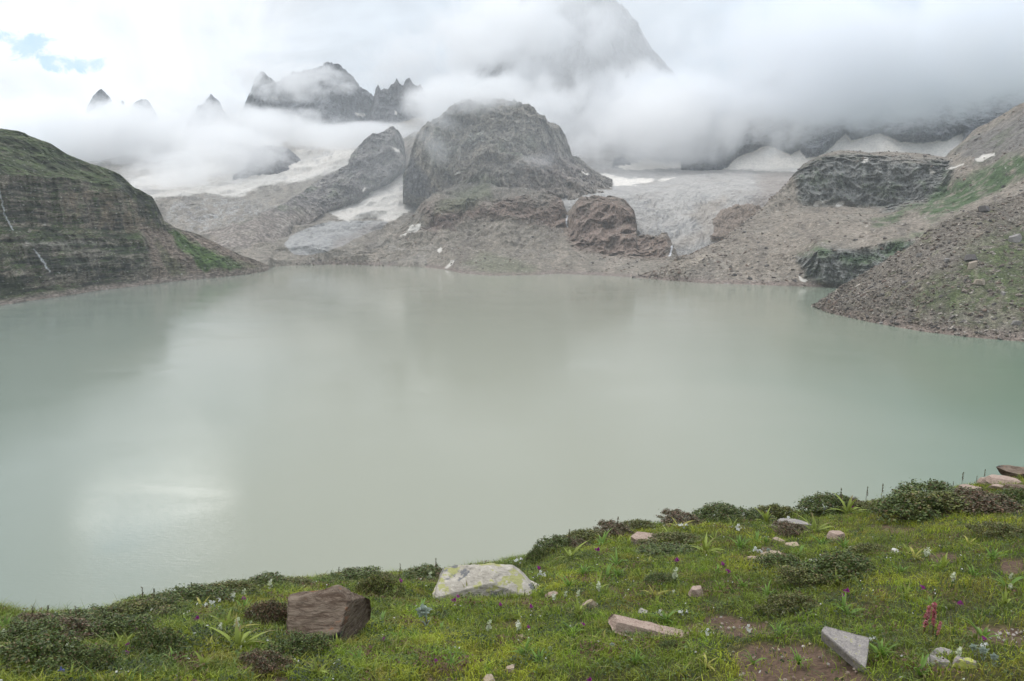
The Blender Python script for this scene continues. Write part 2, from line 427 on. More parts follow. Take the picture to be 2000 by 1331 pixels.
# ---- the near scree slope on the right ----------------------------------------------------------
SH_R = [(1500, 590), (1586, 598), (1620, 612), (1700, 630), (1800, 648), (1900, 660), (2000, 668), (2400, 712), (3200, 800)]
RS = {}
def right_slope():
    rid = [(1586, 597.5, 3), (1600, 589, 12), (1634, 567, 45), (1689, 535, 80), (1732, 508, 105), (1771, 485, 125), (1810, 455, 145), (1869, 423, 170), (1920, 403, 190), (2000, 375, 215), (2400, 250, 330), (3200, 60, 420)]
    rows = ['shore', ('s', [(a, b * .0 + (shore_y(a, SH_R) * .5 + b * .5), c * .42) for a, b, c in rid]), ('s', rid)]
    P = loft(rows, 1586, 3100, 1100, SH_R, dens=1.1, back=(160, 90))
    P = smooth_grid(P, 4)
    P, n, m = displace(P, 5, 3, 60, 8, True, 2, (1, 1, 1), 22)
    PX, PY = to_px(P)
    wx, wy = PX + wob(P, 25, 30, 3), PY + wob(P, 25, 30, 4)
    base = np.ones(P.shape) * C3(.175, .152, .125)
    base = blend(base, sstep(fbm(P, 30, 4, .6, False, 41), 0, .4) * .7, C3(.225, .20, .17))
    gr = sstep(poly_sd(wx, wy, [(1740, 600), (1850, 520), (1900, 470), (1960, 440), (2100, 420), (3000, 300), (3000, 800), (2010, 640), (1900, 625), (1830, 630)], 200), -25, 45)
    gn = fbm(P, 14, 5, .65, False, 42)
    base = blend(base, gr * sstep(gn, -.34, .06) * .85, blend(np.ones(P.shape) * C3(.085, .115, .04), sstep(fbm(P, 8, 3, .5, False, 43), 0, .4), C3(.10, .105, .055)))
    base = streaks(P, base, 14, 144, .35)
    base = blend(base, (1 - gr) * sstep(fbm(P, 18, 4, .6, False, 46), .12, .34) * .55, C3(.13, .135, .065))
    base = blend(base, sstep(shore_y(PX, SH_R) - PY, 26, 6) * .7, C3(.25, .195, .165))
    base = speckle(P, base, 2.2, .40, C3(.44, .41, .38), 44, .7)
    base = speckle(P, base, 2.6, .42, C3(.08, .075, .07), 45, .6)
    build('hill', P, base, M_near, 'stony brown and green slope running down into the lake on the photo\'s right', grain=.9)
    RS['P'] = P; RS['PX'] = PX; RS['PY'] = PY; RS['Pg'] = gr * sstep(gn, -.22, .12)
right_slope()

# ---- scree slope with the dark rock knob above it, and the grassy flank beyond --------------------
def knob_slope():
    rows = ['shore',
            [(1230, 545, 1180), (1290, 538, 1170), (1340, 520, 1190), (1400, 505, 1240), (1500, 498, 1240), (1560, 498, 1200), (1600, 496, 1130), (1700, 480, 1150), (1800, 470, 1150), (2000, 440, 1100), (2600, 380, 1000)],
            [(1230, 543, 1190), (1290, 532, 1200), (1330, 510, 1230), (1400, 486, 1300), (1470, 440, 1400), (1540, 400, 1500), (1600, 402, 1520), (1640, 400, 1530), (1700, 410, 1530), (1760, 400, 1540), (1840, 380, 1530), (1870, 385, 1450), (2000, 340, 1350), (2600, 250, 1200)],
            [(1230, 542, 1195), (1290, 530, 1210), (1330, 506, 1245), (1400, 480, 1330), (1470, 430, 1440), (1530, 375, 1540), (1550, 350, 1560), (1570, 340, 1560), (1600, 325, 1570), (1640, 322, 1580), (1720, 322, 1580), (1800, 322, 1580), (1850, 335, 1560), (1900, 320, 1520), (2000, 300, 1430), (2600, 180, 1300)],
            [(1230, 541, 1200), (1290, 529, 1220), (1330, 504, 1260), (1400, 478, 1350), (1470, 427, 1460), (1530, 370, 1570), (1549, 345, 1590), (1567, 326, 1610), (1600, 306, 1640), (1640, 297, 1680), (1700, 301, 1720), (1780, 300, 1740), (1845, 312, 1740), (1862, 292, 1760), (1900, 256, 1740), (1960, 225, 1700), (2000, 204, 1680), (2200, 140, 1650), (2600, 40, 1600)]]
    P = loft(rows, 1232, 2560, 1250, dens=0.9, back=(350, 70))
    P = smooth_grid(P, 3)
    P0 = P
    PX, PY = to_px(P)
    PX0, PY0 = PX, PY; PX, PY = PX + wob(P, 60, 22, 18), PY + wob(P, 60, 14, 19)
    cl = sstep(poly_sd(PX, PY, [(1550, 350), (1570, 325), (1610, 305), (1700, 312), (1850, 316), (1860, 350), (1840, 385), (1740, 415), (1690, 405), (1640, 400), (1560, 405)]), -8, 12)
    cl = np.maximum(cl, sstep(poly_sd(PX, PY, [(1560, 505), (1600, 490), (1700, 490), (1800, 470), (1760, 520), (1650, 562), (1570, 545)]), -8, 10)); PX, PY = PX0, PY0
    P, n, m = displace(P, 16, 8, 110, 7, True, 3, (1, 1, .8), 30)
    crag = fbm(P0 * np.array((1, 1, .22)), 38, 5, .6, True, 15) * .85 + fbm(P0 * np.array((.4, .4, 1.5)), 22, 4, .6, True, 16) * .25
    h = np.hypot(P[..., 0], P[..., 1])[..., None]
    P[..., :2] -= P[..., :2] / h * ((crag - .38) * 46 * cl)[..., None]
    nz = np.abs(grid_normals(P)[..., 2])
    wx, wy = PX + wob(P, 40, 26, 3), PY + wob(P, 40, 18, 4)
    base = np.ones(P.shape) * BROWN
    base = blend(base, sstep(fbm(P, 70, 4, .6, False, 51), 0, .35) * .6, C3(.265, .24, .20))
    base = blend(base, sstep(fbm(P, 24, 4, .6, False, 57), .1, .35) * .5, C3(.19, .16, .13))
    base = blend(base, sstep(-n, -.1, .45) * .35, C3(.17, .14, .115))  # hollows of the relief darkened in colour, in place of shading
    base = streaks(P, base, 24, 142, .45)
    base = blend(base, cl, C3(.20, .20, .185))
    base = blend(base, cl * sstep(-crag, -.2, .25), C3(.06, .065, .07))  # shade in the knob's cracks, put into the tint
    base = blend(base, cl * sstep(fbm(P, 26, 4, .6, False, 52), .05, .3) * .6, C3(.10, .125, .07))
    base = blend(base, cl * sstep(fbm(P * np.array((.3, .3, 2)), 14, 3, .6, False, 53), .2, .4) * .5, C3(.33, .30, .27))
    for poly, k in (([(1705, 440), (1740, 425), (1790, 400), (1800, 405), (1745, 440), (1720, 445)], .9),
                    ([(1795, 415), (1830, 375), (1900, 340), (1960, 310), (2010, 295), (2200, 250), (2200, 300), (2000, 345), (1930, 385), (1870, 420), (1820, 433)], .9),
                    ([(1560, 495), (1610, 480), (1650, 500), (1700, 495), (1760, 470), (1810, 450), (1780, 485), (1740, 505), (1680, 520), (1600, 510)], .75)):
        base = blend(base, sstep(poly_sd(wx, wy, poly), -10, 10) * k * sstep(fbm(P, 26, 5, .65, False, 59), -.28, .02), blend(np.ones(P.shape) * C3(.05, .10, .03), sstep(fbm(P, 30, 3, .5, False, 55), .1, .4) * .6, C3(.10, .11, .07)))
    base = blend(base, sstep(poly_sd(wx, wy, [(1862, 300), (1900, 262), (2000, 215), (2600, 50), (2600, 200), (2000, 300), (1900, 330)]), -5, 15) * .8, blend(np.ones(P.shape) * C3(.16, .15, .14), sstep(fbm(P, 45, 4, .6, False, 56), 0, .3) * .7, C3(.10, .12, .075)))
    base = blend(base, sstep(poly_sd(PX + wob(P, 15, 12, 9), PY, [(1290, 543), (1375, 503), (1395, 498), (1400, 503), (1345, 524), (1300, 541)]), -3, 3) * .6, C3(.42, .36, .29))
    base = blend(base, sstep(shore_y(PX) - PY, 12, 3) * .6, C3(.22, .17, .15))
    base = speckle(P, base, 5.0, .42, C3(.45, .42, .39), 58, .6)
    pw = PX + wob(P, 12, 5, 61); ph = PY + wob(P, 12, 4, 62)
    pats = []
    for poly, lb in (([(1587, 402), (1605, 395), (1620, 391), (1618, 396), (1600, 403), (1588, 405)], 'small white snow streak under the middle of the dark rock knob'),
                     ([(1632, 402), (1640, 396), (1652, 393), (1648, 401), (1638, 404)], 'short white snow patch at the foot of the dark rock knob'),
                     ([(1903, 318), (1920, 308), (1943, 302), (1940, 308), (1918, 318), (1908, 321)], 'bright snow streak on the rocky flank high on the right'),
                     ([(1813, 332), (1822, 338), (1828, 338), (1822, 348), (1816, 345)], 'small snow patch in the notch right of the dark rock knob'),
                     ([(1845, 334), (1868, 330), (1882, 327), (1880, 332), (1860, 337), (1848, 337)], 'thin snow line along the foot of the high right flank'),
                     ([(1682, 320), (1690, 313), (1696, 318), (1690, 323)], 'tiny snow spot on top of the dark rock knob'),
                     ([(1558, 541), (1566, 545), (1578, 550), (1574, 553), (1562, 548)], 'small pale snow patch beside the water at the right shore')):
        sd = poly_sd(pw, ph, poly); base = blend(base, sstep(sd, -1, 1), SNOW); pats.append(('snow_patch', sd, M_snow, lb))
    build('hill', P, base, M_mid, 'brown scree slope with a dark rock knob on top beyond the lake', patches=pats, grain=2.0)
    RS['Kg'] = sstep(base[..., 1] - base[..., 0], .0, .03); RS['K'] = P; RS['KX'] = PX; RS['KY'] = PY; RS['Kcl'] = cl
knob_slope()

# ---- apron of brown rock and scree under the central mountain -------------------------------------
def apron():
    rows = ['shore',
            [(560, 512, 1640), (640, 505, 1650), (700, 503, 1650), (760, 498, 1660), (830, 485, 1660), (900, 478, 1640), (1000, 480, 1600), (1100, 480, 1580), (1160, 505, 1500), (1230, 508, 1450), (1330, 520, 1330)],
            [(560, 511, 1650), (640, 500, 1700), (700, 492, 1740), (760, 475, 1760), (830, 452, 1760), (880, 440, 1770), (960, 440, 1760), (1050, 445, 1720), (1105, 450, 1700), (1130, 470, 1600), (1200, 495, 1530), (1235, 490, 1520), (1260, 500, 1500), (1310, 505, 1450), (1330, 512, 1400)],
            [(560, 510, 1660), (640, 497, 1720), (700, 489, 1760), (760, 468, 1800), (800, 440, 1820), (830, 408, 1830), (870, 400, 1840), (930, 402, 1830), (1000, 402, 1800), (1060, 402, 1780), (1098, 402, 1770), (1107, 425, 1740), (1125, 408, 1690), (1170, 396, 1680), (1215, 404, 1670), (1236, 422, 1650), (1243, 450, 1620), (1238, 476, 1590), (1262, 474, 1570), (1300, 470, 1560), (1312, 485, 1540), (1322, 505, 1480), (1330, 510, 1450)],
            [(560, 509, 1670), (640, 496, 1730), (700, 488, 1770), (760, 466, 1820), (800, 436, 1850), (826, 400, 1880), (870, 378, 1930), (930, 360, 1960), (1000, 368, 1930), (1050, 380, 1880), (1096, 391, 1810), (1107, 418, 1760), (1125, 398, 1730), (1170, 388, 1730), (1217, 397, 1710), (1238, 416, 1690), (1244, 445, 1650), (1239, 473, 1610), (1262, 470, 1590), (1302, 465, 1580), (1313, 482, 1560), (1323, 503, 1500), (1330, 509, 1460)]]
    P = loft(rows, 562, 1328, 1000, dens=1.1, back=(200, 60))
    P = smooth_grid(P, 2); P0 = P; PX, PY = to_px(P)
    cl = sstep(poly_sd(PX, PY, [(815, 405), (900, 395), (1000, 385), (1100, 388), (1110, 430), (1128, 398), (1170, 386), (1245, 405), (1245, 475), (1315, 468), (1300, 510), (1200, 505), (1120, 490), (1100, 455), (1000, 440), (930, 430), (850, 450)]), -10, 12)
    P, n, m = displace(P, 22, 20, 95, 7, True, 4, (1, 1, .8), 40)
    RS['nA'] = n
    crag = fbm(P0 * np.array((1, 1, .6)), 55, 5, .6, True, 25)
    h = np.hypot(P[..., 0], P[..., 1])[..., None]
    P[..., :2] -= P[..., :2] / h * ((crag - .2) * 34 * cl)[..., None]
    wx, wy = PX + wob(P, 50, 22, 3), PY + wob(P, 50, 14, 4)
    base = np.ones(P.shape) * C3(.215, .19, .155)
    base = blend(base, sstep(fbm(P, 90, 4, .6, False, 71), 0, .35) * .6, C3(.26, .235, .20))
    base = blend(base, sstep(-n, -.1, .45) * .4, C3(.15, .125, .11))  # painted shade: the tint darkens where the relief sinks in
    base = streaks(P, base, 26, 141, .5)
    base = blend(base, cl, C3(.22, .165, .135))
    base = blend(base, cl * sstep(-crag, -.2, .3), C3(.08, .065, .06))  # bluff crevices shaded by colour
    base = blend(base, cl * sstep(fbm(P, 40, 4, .6, False, 72), .1, .35) * .7, RUST)
    base = blend(base, cl * sstep(fbm(P, 22, 4, .6, False, 73), .15, .4) * .6, C3(.32, .28, .23))
    base = blend(base, sstep(412 - PY + wob(P, 60, 40, 77), -12, 22) * sstep(PX, 1100, 1060) * .8, blend(np.ones(P.shape) * C3(.19, .172, .145), sstep(-crag, -.2, .3), C3(.075, .072, .07)))  # greyer upper bluffs, crevice shade painted in with them
    base = blend(base, sstep(poly_sd(wx, wy, [(860, 405), (900, 375), (960, 360), (960, 395), (900, 425), (850, 430)]), -10, 12) * .5, C3(.11, .135, .07))
    base = blend(base, sstep(poly_sd(wx, wy, [(900, 520), (940, 495), (1000, 505), (1050, 525), (1040, 540), (960, 540)]), -10, 12) * .45, C3(.13, .15, .085))
    base = blend(base, sstep(poly_sd(wx, wy, [(820, 455), (850, 430), (890, 430), (885, 448), (850, 462)]), -4, 5) * .8, C3(.15, .11, .095))
    base = blend(base, sstep(shore_y(PX) - PY, 9, 2) * .6, C3(.21, .165, .15))
    base = speckle(P, base, 6.0, .40, C3(.42, .39, .36), 78, .6)
    pw = PX + wob(P, 16, 6, 81); ph = PY + wob(P, 16, 5, 82); pats = []
    for poly, lb in (([(765, 475), (775, 468), (786, 465), (780, 472), (770, 477)], 'tiny snow patch low on the scree left of the long snow streak'),
                     ([(785, 466), (800, 450), (821, 436), (820, 446), (816, 458), (806, 456), (793, 468)], 'snow streak leaning against the brown scree below the big snow tongue'),
                     ([(853, 492), (862, 489), (866, 492), (858, 496)], 'tiny isolated snow spot on the brown scree above the shore'),
                     ([(868, 524), (878, 516), (890, 511), (886, 517), (874, 526)], 'small pale snow strip touching the water below the central mountain')):
        sd = poly_sd(pw, ph, poly); base = blend(base, sstep(sd, -1, 1), SNOW); pats.append(('snow_patch', sd, M_snow, lb))
    for line, w, lb in (([(1108, 424), (1106, 440), (1108, 452)], 1.3, 'thin waterfall in the cleft between two brown rock bluffs'),
                        ([(1317, 478), (1312, 490), (1307, 503)], 1.8, 'short meltwater fall below the glacier snout')):
        sd = poly_sd(PX + wob(P, 10, 4, 2), PY, [(x - w, y) for x, y in line] + [(x + w, y) for x, y in line[::-1]])
        base = blend(base, sstep(sd, -1, 1), C3(.7, .7, .72)); pats.append(('waterfall', sd, M_snow, lb))
    build('hill', P, base, M_mid, 'brown scree and bluffs falling to the lake under the central mountain', patches=pats, grain=2.2)
    RS['A'] = P; RS['AX'] = PX; RS['AY'] = PY; RS['Acl'] = cl
apron()

# ---- the domed central mountain --------------------------------------------------------------------
def dome():
    rows = [[(700, 500, 2300), (786, 425, 2250), (850, 430, 2200), (930, 450, 1980), (1060, 420, 1900), (1200, 420, 1950)],
            [(700, 500, 2000), (788, 392, 2110), (830, 398, 2080), (930, 375, 2000), (1000, 380, 1960), (1060, 360, 2000), (1130, 365, 2050), (1200, 372, 2150)],
            [(700, 499, 2010), (787, 355, 2120), (800, 350, 2100), (850, 345, 2070), (930, 320, 2030), (1000, 310, 2060), (1060, 318, 2080), (1110, 330, 2150), (1200, 370, 2200)],
            [(700, 498, 2020), (789, 354, 2125), (800, 336, 2125), (808, 306, 2125), (820, 288, 2115), (845, 272, 2100), (900, 262, 2080), (960, 255, 2100), (1040, 258, 2110), (1080, 285, 2140), (1115, 322, 2190), (1165, 352, 2240), (1200, 369, 2260)],
            [(700, 497, 2030), (789, 352, 2130), (799, 333, 2135), (806, 302, 2135), (815, 280, 2140), (838, 262, 2120), (862, 244, 2160), (890, 220, 2200), (925, 206, 2230), (965, 208, 2240), (990, 216, 2245), (1004, 219, 2250), (1046, 233, 2240), (1088, 257, 2220), (1103, 277, 2210), (1118, 318, 2230), (1168, 350, 2270), (1200, 368, 2290)]]
    P = loft(rows, 787, 1196, 640, dens=1.2, back=(400, 100))
    P = smooth_grid(P, 4); P0 = P
    P, n, m = displace(P, 80, 22, 150, 8, True, 5, (1, 1, .4), 10)
    PX, PY = to_px(P)
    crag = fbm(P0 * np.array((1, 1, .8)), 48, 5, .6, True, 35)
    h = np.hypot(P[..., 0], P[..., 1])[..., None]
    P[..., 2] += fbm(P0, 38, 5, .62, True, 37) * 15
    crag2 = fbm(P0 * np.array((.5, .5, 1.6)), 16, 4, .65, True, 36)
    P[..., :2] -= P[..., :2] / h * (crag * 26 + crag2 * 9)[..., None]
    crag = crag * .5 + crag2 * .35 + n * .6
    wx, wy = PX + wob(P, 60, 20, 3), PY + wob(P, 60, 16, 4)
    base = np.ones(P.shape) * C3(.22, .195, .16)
    base = blend(base, sstep(-crag, -.15, .4), C3(.075, .078, .085))  # crevice shade carried by the albedo, following the displacement
    base = blend(base, sstep(fbm(P, 60, 4, .6, False, 91), .05, .35) * .7, C3(.24, .235, .20))
    base = blend(base, sstep(fbm(P, 90, 4, .6, False, 92), .1, .35) * .5, C3(.11, .125, .075))
    base = blend(base, sstep(poly_sd(wx, wy, [(1000, 330), (1060, 310), (1080, 300), (1200, 370), (1100, 400), (1000, 400)]), -12, 16), C3(.235, .195, .175))
    base = blend(base, sstep(PY + wob(P, 80, 60, 93) - (PX - 800) * .02, 300, 372) * .85 * sstep(PX, 815, 860), blend(np.ones(P.shape) * C3(.225, .195, .165), sstep(fbm(P, 50, 4, .6, True, 94), -.1, -.5), C3(.12, .105, .09)))
    base = blend(base, sstep(poly_sd(wx, wy, [(860, 405), (890, 372), (940, 350), (975, 365), (960, 400)]), -10, 12) * .6, C3(.10, .13, .065))
    base = blend(base, sstep(poly_sd(wx, wy, [(787, 395), (788, 340), (800, 300), (830, 340), (840, 398)]), -6, 12) * .7, C3(.10, .105, .12))
    base = speckle(P, base, 7.0, .42, C3(.38, .36, .34), 98, .5)
    pw = PX + wob(P, 16, 6, 81); ph = PY + wob(P, 16, 5, 82); pats = []
    for poly, lb in (([(888, 347), (900, 341), (908, 339), (902, 344), (892, 349)], 'small snow streak on the face of the domed central mountain'),
                     ([(1125, 345), (1140, 344), (1152, 350), (1145, 353), (1130, 350)], 'pale snow patch on the scree cone beside the upper icefall')):
        sd = poly_sd(pw, ph, poly); base = blend(base, sstep(sd, -1, 1), SNOW); pats.append(('snow_patch', sd, M_snow, lb))
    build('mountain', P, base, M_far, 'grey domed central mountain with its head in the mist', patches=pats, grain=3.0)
dome()

# ---- main glacier: plateau and icefall between the dome and the knob --------------------------------
def glacier():
    rows = [[(1000, 560, 1500), (1200, 560, 1500), (1600, 560, 1500)],
            [(1040, 470, 1780), (1120, 480, 1760), (1240, 482, 1660), (1300, 486, 1600), (1340, 480, 1580), (1400, 474, 1580), (1470, 450, 1580), (1600, 440, 1600)],
            [(1040, 400, 1850), (1120, 402, 1830), (1200, 400, 1800), (1260, 412, 1770), (1330, 400, 1760), (1400, 396, 1740), (1500, 382, 1730), (1600, 370, 1740)],
            [(1040, 375, 1950), (1120, 378, 1940), (1200, 380, 1900), (1300, 374, 1880), (1400, 362, 1860), (1480, 355, 1850), (1600, 352, 1850)],
            [(1040, 362, 2150), (1120, 360, 2150), (1240, 355, 2150), (1350, 345, 2200), (1440, 337, 2250), (1600, 338, 2250)],
            [(1040, 345, 2500), (1120, 338, 2500), (1190, 332, 2520), (1300, 330, 2650), (1400, 332, 2750), (1600, 326, 2850)],
            [(1040, 295, 3000), (1080, 262, 3000), (1120, 228, 3000), (1170, 215, 3000), (1230, 262, 3000), (1300, 310, 3000), (1400, 322, 3000), (1600, 310, 3000)]]
    P = loft(rows, 1045, 1600, 800, dens=1.1, back=(300, 60))
    P = smooth_grid(P, 5); P0 = P
    PX, PY = to_px(P)
    P, n, m = displace(P, 16, 9, 150, 5, False, 6, (1, 1, 1), 10)
    # flow lines and crevasses: stripes along the fall line, steps across it
    fall = sstep(PY, 365, 400)
    gw = wob(P, 140, 60, 5) + wob(P, 45, 16, 6)
    st = fbm(np.stack([PX * .7 + gw, PY * .16 + 0 * PX, PX * 0], -1), 7.0, 5, .6, False, 101)
    cr = fbm(np.stack([PX * .4 + gw * .5, PY * 1.5 + PX * .2 + wob(P, 60, 18, 8), PX * 0], -1), 16.0, 5, .6, True, 102)
    P[..., 2] += (st * 10 * fall + cr * 6.0 * fall + fbm(np.stack([PX * .12, PY * 2.0 - PX * .16, PX * 0], -1), 9.0, 3, .6, False, 103) * 5 * (1 - fall))
    wx, wy = PX + wob(P, 60, 22, 3), PY + wob(P, 60, 12, 4)
    base = np.ones(P.shape) * C3(.37, .352, .33)
    base = blend(base, sstep(st, -.05, .35) * .75 * fall, C3(.20, .20, .20))
    base = blend(base, sstep(-cr, -.25, .3) * .6 * fall, C3(.17, .18, .19))
    base = blend(base, sstep(fbm(np.stack([PX * .1, PY * 1.6 - PX * .2, PX * 0], -1), 8, 4, .6, False, 104), .0, .35) * .55 * (1 - fall), C3(.26, .25, .245))
    dirt = fbm(P, 120, 4, .6, False, 105)
    base = blend(base, sstep(dirt, .05, .4) * .6, C3(.29, .26, .235))
    base = blend(base, sstep(poly_sd(wx, wy, [(1470, 330), (1600, 320), (1600, 460), (1440, 470), (1440, 430), (1460, 400), (1480, 370)]), -10, 20) * .75, C3(.25, .215, .19))
    base = blend(base, sstep(poly_sd(wx, wy, [(1340, 420), (1410, 380), (1420, 395), (1395, 430), (1390, 470), (1340, 485), (1300, 480), (1370, 455)]), -8, 10) * .55, C3(.30, .255, .21))
    rock = np.maximum(poly_sd(wx, wy, [(1392, 440), (1405, 415), (1440, 403), (1470, 408), (1490, 420), (1480, 455), (1440, 478), (1390, 470)]), poly_sd(wx, wy, [(1080, 352), (1110, 322), (1140, 318), (1190, 352), (1180, 362), (1120, 362)]))
    base = blend(base, sstep(rock, -2, 2), C3(.23, .185, .15))
    base = blend(base, sstep(rock, -2, 2) * sstep(fbm(P, 30, 4, .6, True, 106), -.1, -.5), C3(.11, .095, .085))
    crag = fbm(P0, 40, 5, .6, True, 107)
    h = np.hypot(P[..., 0], P[..., 1])[..., None]
    P[..., :2] -= P[..., :2] / h * ((crag * 14 + 18) * sstep(rock, -3, 8))[..., None]
    lump = sstep(poly_sd(PX, PY, [(1196, 330), (1200, 308), (1215, 303), (1232, 318), (1232, 326), (1210, 330)]), -3, 3)
    base = blend(base, lump, C3(.13, .13, .14))
    pw = PX + wob(P, 30, 12, 81); ph = PY + wob(P, 30, 6, 82); pats = [('rock_outcrop', rock - 0.5, M_mid, 'brown rock sticking out of the glacier ice')]
    for poly, lb in (([(1172, 340), (1185, 338), (1200, 346), (1240, 347), (1280, 350), (1262, 358), (1225, 362), (1200, 362), (1180, 352)], 'cream snow patch lying on the glacier beside the upper icefall'),
                     ([(1205, 328), (1225, 322), (1260, 308), (1300, 318), (1345, 325), (1330, 328), (1260, 330), (1220, 333)], 'snowfield along the upper edge of the glacier under the mist'),
                     ([(1285, 352), (1316, 347), (1318, 350), (1295, 355)], 'thin snow streak on the middle of the glacier'),
                     ([(1400, 325), (1470, 312), (1620, 290), (1620, 338), (1560, 338), (1450, 332)], 'pale snow behind the far edge of the glacier')):
        sd = poly_sd(pw, ph, poly); base = blend(base, sstep(sd, -2, 2), SNOW); pats.append(('snow_field', sd, M_snow, lb))
    build('glacier', P, base, M_ice, 'wide grey glacier spilling in an icefall between brown bluffs', patches=pats)
glacier()

# ---- valley floor on the left with the glacier tongue ---------------------------------------------
def valley():
    rows = ['shore',
            [(100, 512, 1560), (500, 508, 1600), (640, 508, 1590), (760, 512, 1560), (860, 515, 1560)],
            [(240, 470, 1900), (420, 480, 1850), (560, 495, 1720), (700, 490, 1720), (800, 470, 1780), (860, 460, 1800)],
            [(240, 430, 2300), (420, 430, 2300), (560, 445, 2100), (640, 430, 2080), (720, 432, 2060), (800, 425, 2060), (860, 410, 2080)],
            [(240, 385, 2600), (420, 380, 2650), (560, 395, 2450), (640, 390, 2350), (720, 385, 2260), (800, 365, 2260), (860, 350, 2300)],
            [(240, 355, 3100), (420, 345, 3100), (520, 345, 2900), (600, 340, 2800), (720, 330, 2550), (780, 325, 2450), (812, 290, 2500), (860, 280, 2500)],
            [(240, 335, 3600), (420, 310, 3600), (520, 300, 3500), (600, 285, 3400), (700, 272, 3300), (780, 280, 2800), (815, 262, 2800), (860, 240, 2800)],
            [(100, 330, 4000), (300, 300, 4000), (420, 285, 4000), (520, 262, 4000), (600, 255, 3900), (700, 255, 3700), (780, 245, 3300), (860, 230, 3100)]]
    P = loft(rows, 110, 858, 940, dens=1.0, back=(400, 120))
    P = smooth_grid(P, 4); P0 = P
    P, n, m = displace(P, 38, 20, 170, 8, True, 7, (1, 1, 1), 30)
    PX, PY = to_px(P)
    wx, wy = PX + wob(P, 60, 16, 3), PY + wob(P, 60, 9, 4)
    base = np.ones(P.shape) * C3(.235, .21, .175)
    base = blend(base, sstep(fbm(P, 110, 5, .6, False, 111), 0, .35) * .6, C3(.27, .25, .22))
    base = blend(base, sstep(-n, -.2, .4) * .6, C3(.13, .115, .11))  # shading of the hollows painted into the scree colour
    base = streaks(P, base, 40, 143, .5)
    base = blend(base, sstep(fbm(P, 60, 4, .6, True, 112), .1, -.5) * .5, C3(.15, .135, .13))
    ic = fbm(np.stack([PX * .8 + PY * .3 + wob(P, 90, 40, 14), PY * .5 + wob(P, 40, 14, 15), PX * 0], -1), 9, 5, .65, False, 113)
    icefall = sstep(poly_sd(wx, wy, [(320, 440), (330, 395), (400, 375), (560, 400), (540, 440), (480, 455), (400, 460)]), -10, 20)
    base = blend(base, icefall * sstep(ic, -.05, .3) * .7, C3(.40, .40, .40))
    ice_sd = poly_sd(PX + wob(P, 50, 9, 5), PY + wob(P, 50, 6, 6), [(556, 478), (566, 462), (600, 447), (640, 432), (700, 430), (760, 432), (745, 445), (690, 470), (640, 494), (600, 499), (572, 496)])
    rip = fbm(np.stack([(PX - 560) * .25 + PY, PY * .9 - PX * .4, PX * 0], -1), 5, 3, .6, False, 114)
    base = blend(base, sstep(ice_sd, -1, 2), blend(np.ones(P.shape) * C3(.37, .36, .345), sstep(rip, -.1, .35) * .6, C3(.27, .27, .27)))
    base = blend(base, sstep(ice_sd, -1, 2) * sstep(poly_sd(wx, wy, [(640, 500), (660, 465), (720, 440), (760, 430), (740, 450), (690, 480)]), -8, 10) * .6, C3(.27, .235, .21))
    pats = [('glacier', ice_sd, M_ice, 'lower glacier tongue fanning out above the far lake end')]
    up = poly_sd(wx, wy, [(250, 350), (330, 335), (400, 320), (470, 330), (560, 300), (620, 278), (700, 272), (690, 300), (682, 325), (600, 352), (520, 362), (460, 385), (400, 378), (330, 385), (250, 390)])
    t = fbm(P, 160, 5, .6, False, 115); grey = sstep(t, .05, .3) * .6
    base = blend(base, sstep(up, -3, 3), blend(np.ones(P.shape) * SNOW, grey, C3(.36, .35, .35)))
    pats.append(('snow_field', up, M_snow, 'broad snowfield high in the side valley partly under mist'))
    for poly, lb in (([(640, 416), (680, 395), (730, 370), (770, 345), (785, 335), (800, 320), (812, 290), (822, 268), (835, 262), (850, 380), (826, 395), (800, 412), (770, 430), (750, 432), (735, 425), (700, 428), (680, 433), (660, 425)], 'cream snow tongue widening below the narrow couloir beside the dome'),
                     ([(612, 408), (620, 404), (618, 412), (634, 408), (632, 412), (616, 415)], 'tiny snow flecks on the dark scree of the side valley')):
        sd = poly_sd(PX + wob(P, 30, 8, 8), PY + wob(P, 30, 6, 9), poly)
        g = fbm(P, 90, 4, .6, False, 116)
        base = blend(base, sstep(sd, -1.5, 1.5), blend(np.ones(P.shape) * SNOW, sstep(g, .28, .45) * .7, C3(.36, .34, .33)))
        pats.append(('snow_field', sd, M_snow, lb))
    base = speckle(P, base, 8.0, .42, C3(.42, .40, .37), 118, .35)
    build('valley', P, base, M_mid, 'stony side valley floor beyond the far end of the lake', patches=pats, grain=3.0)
valley()

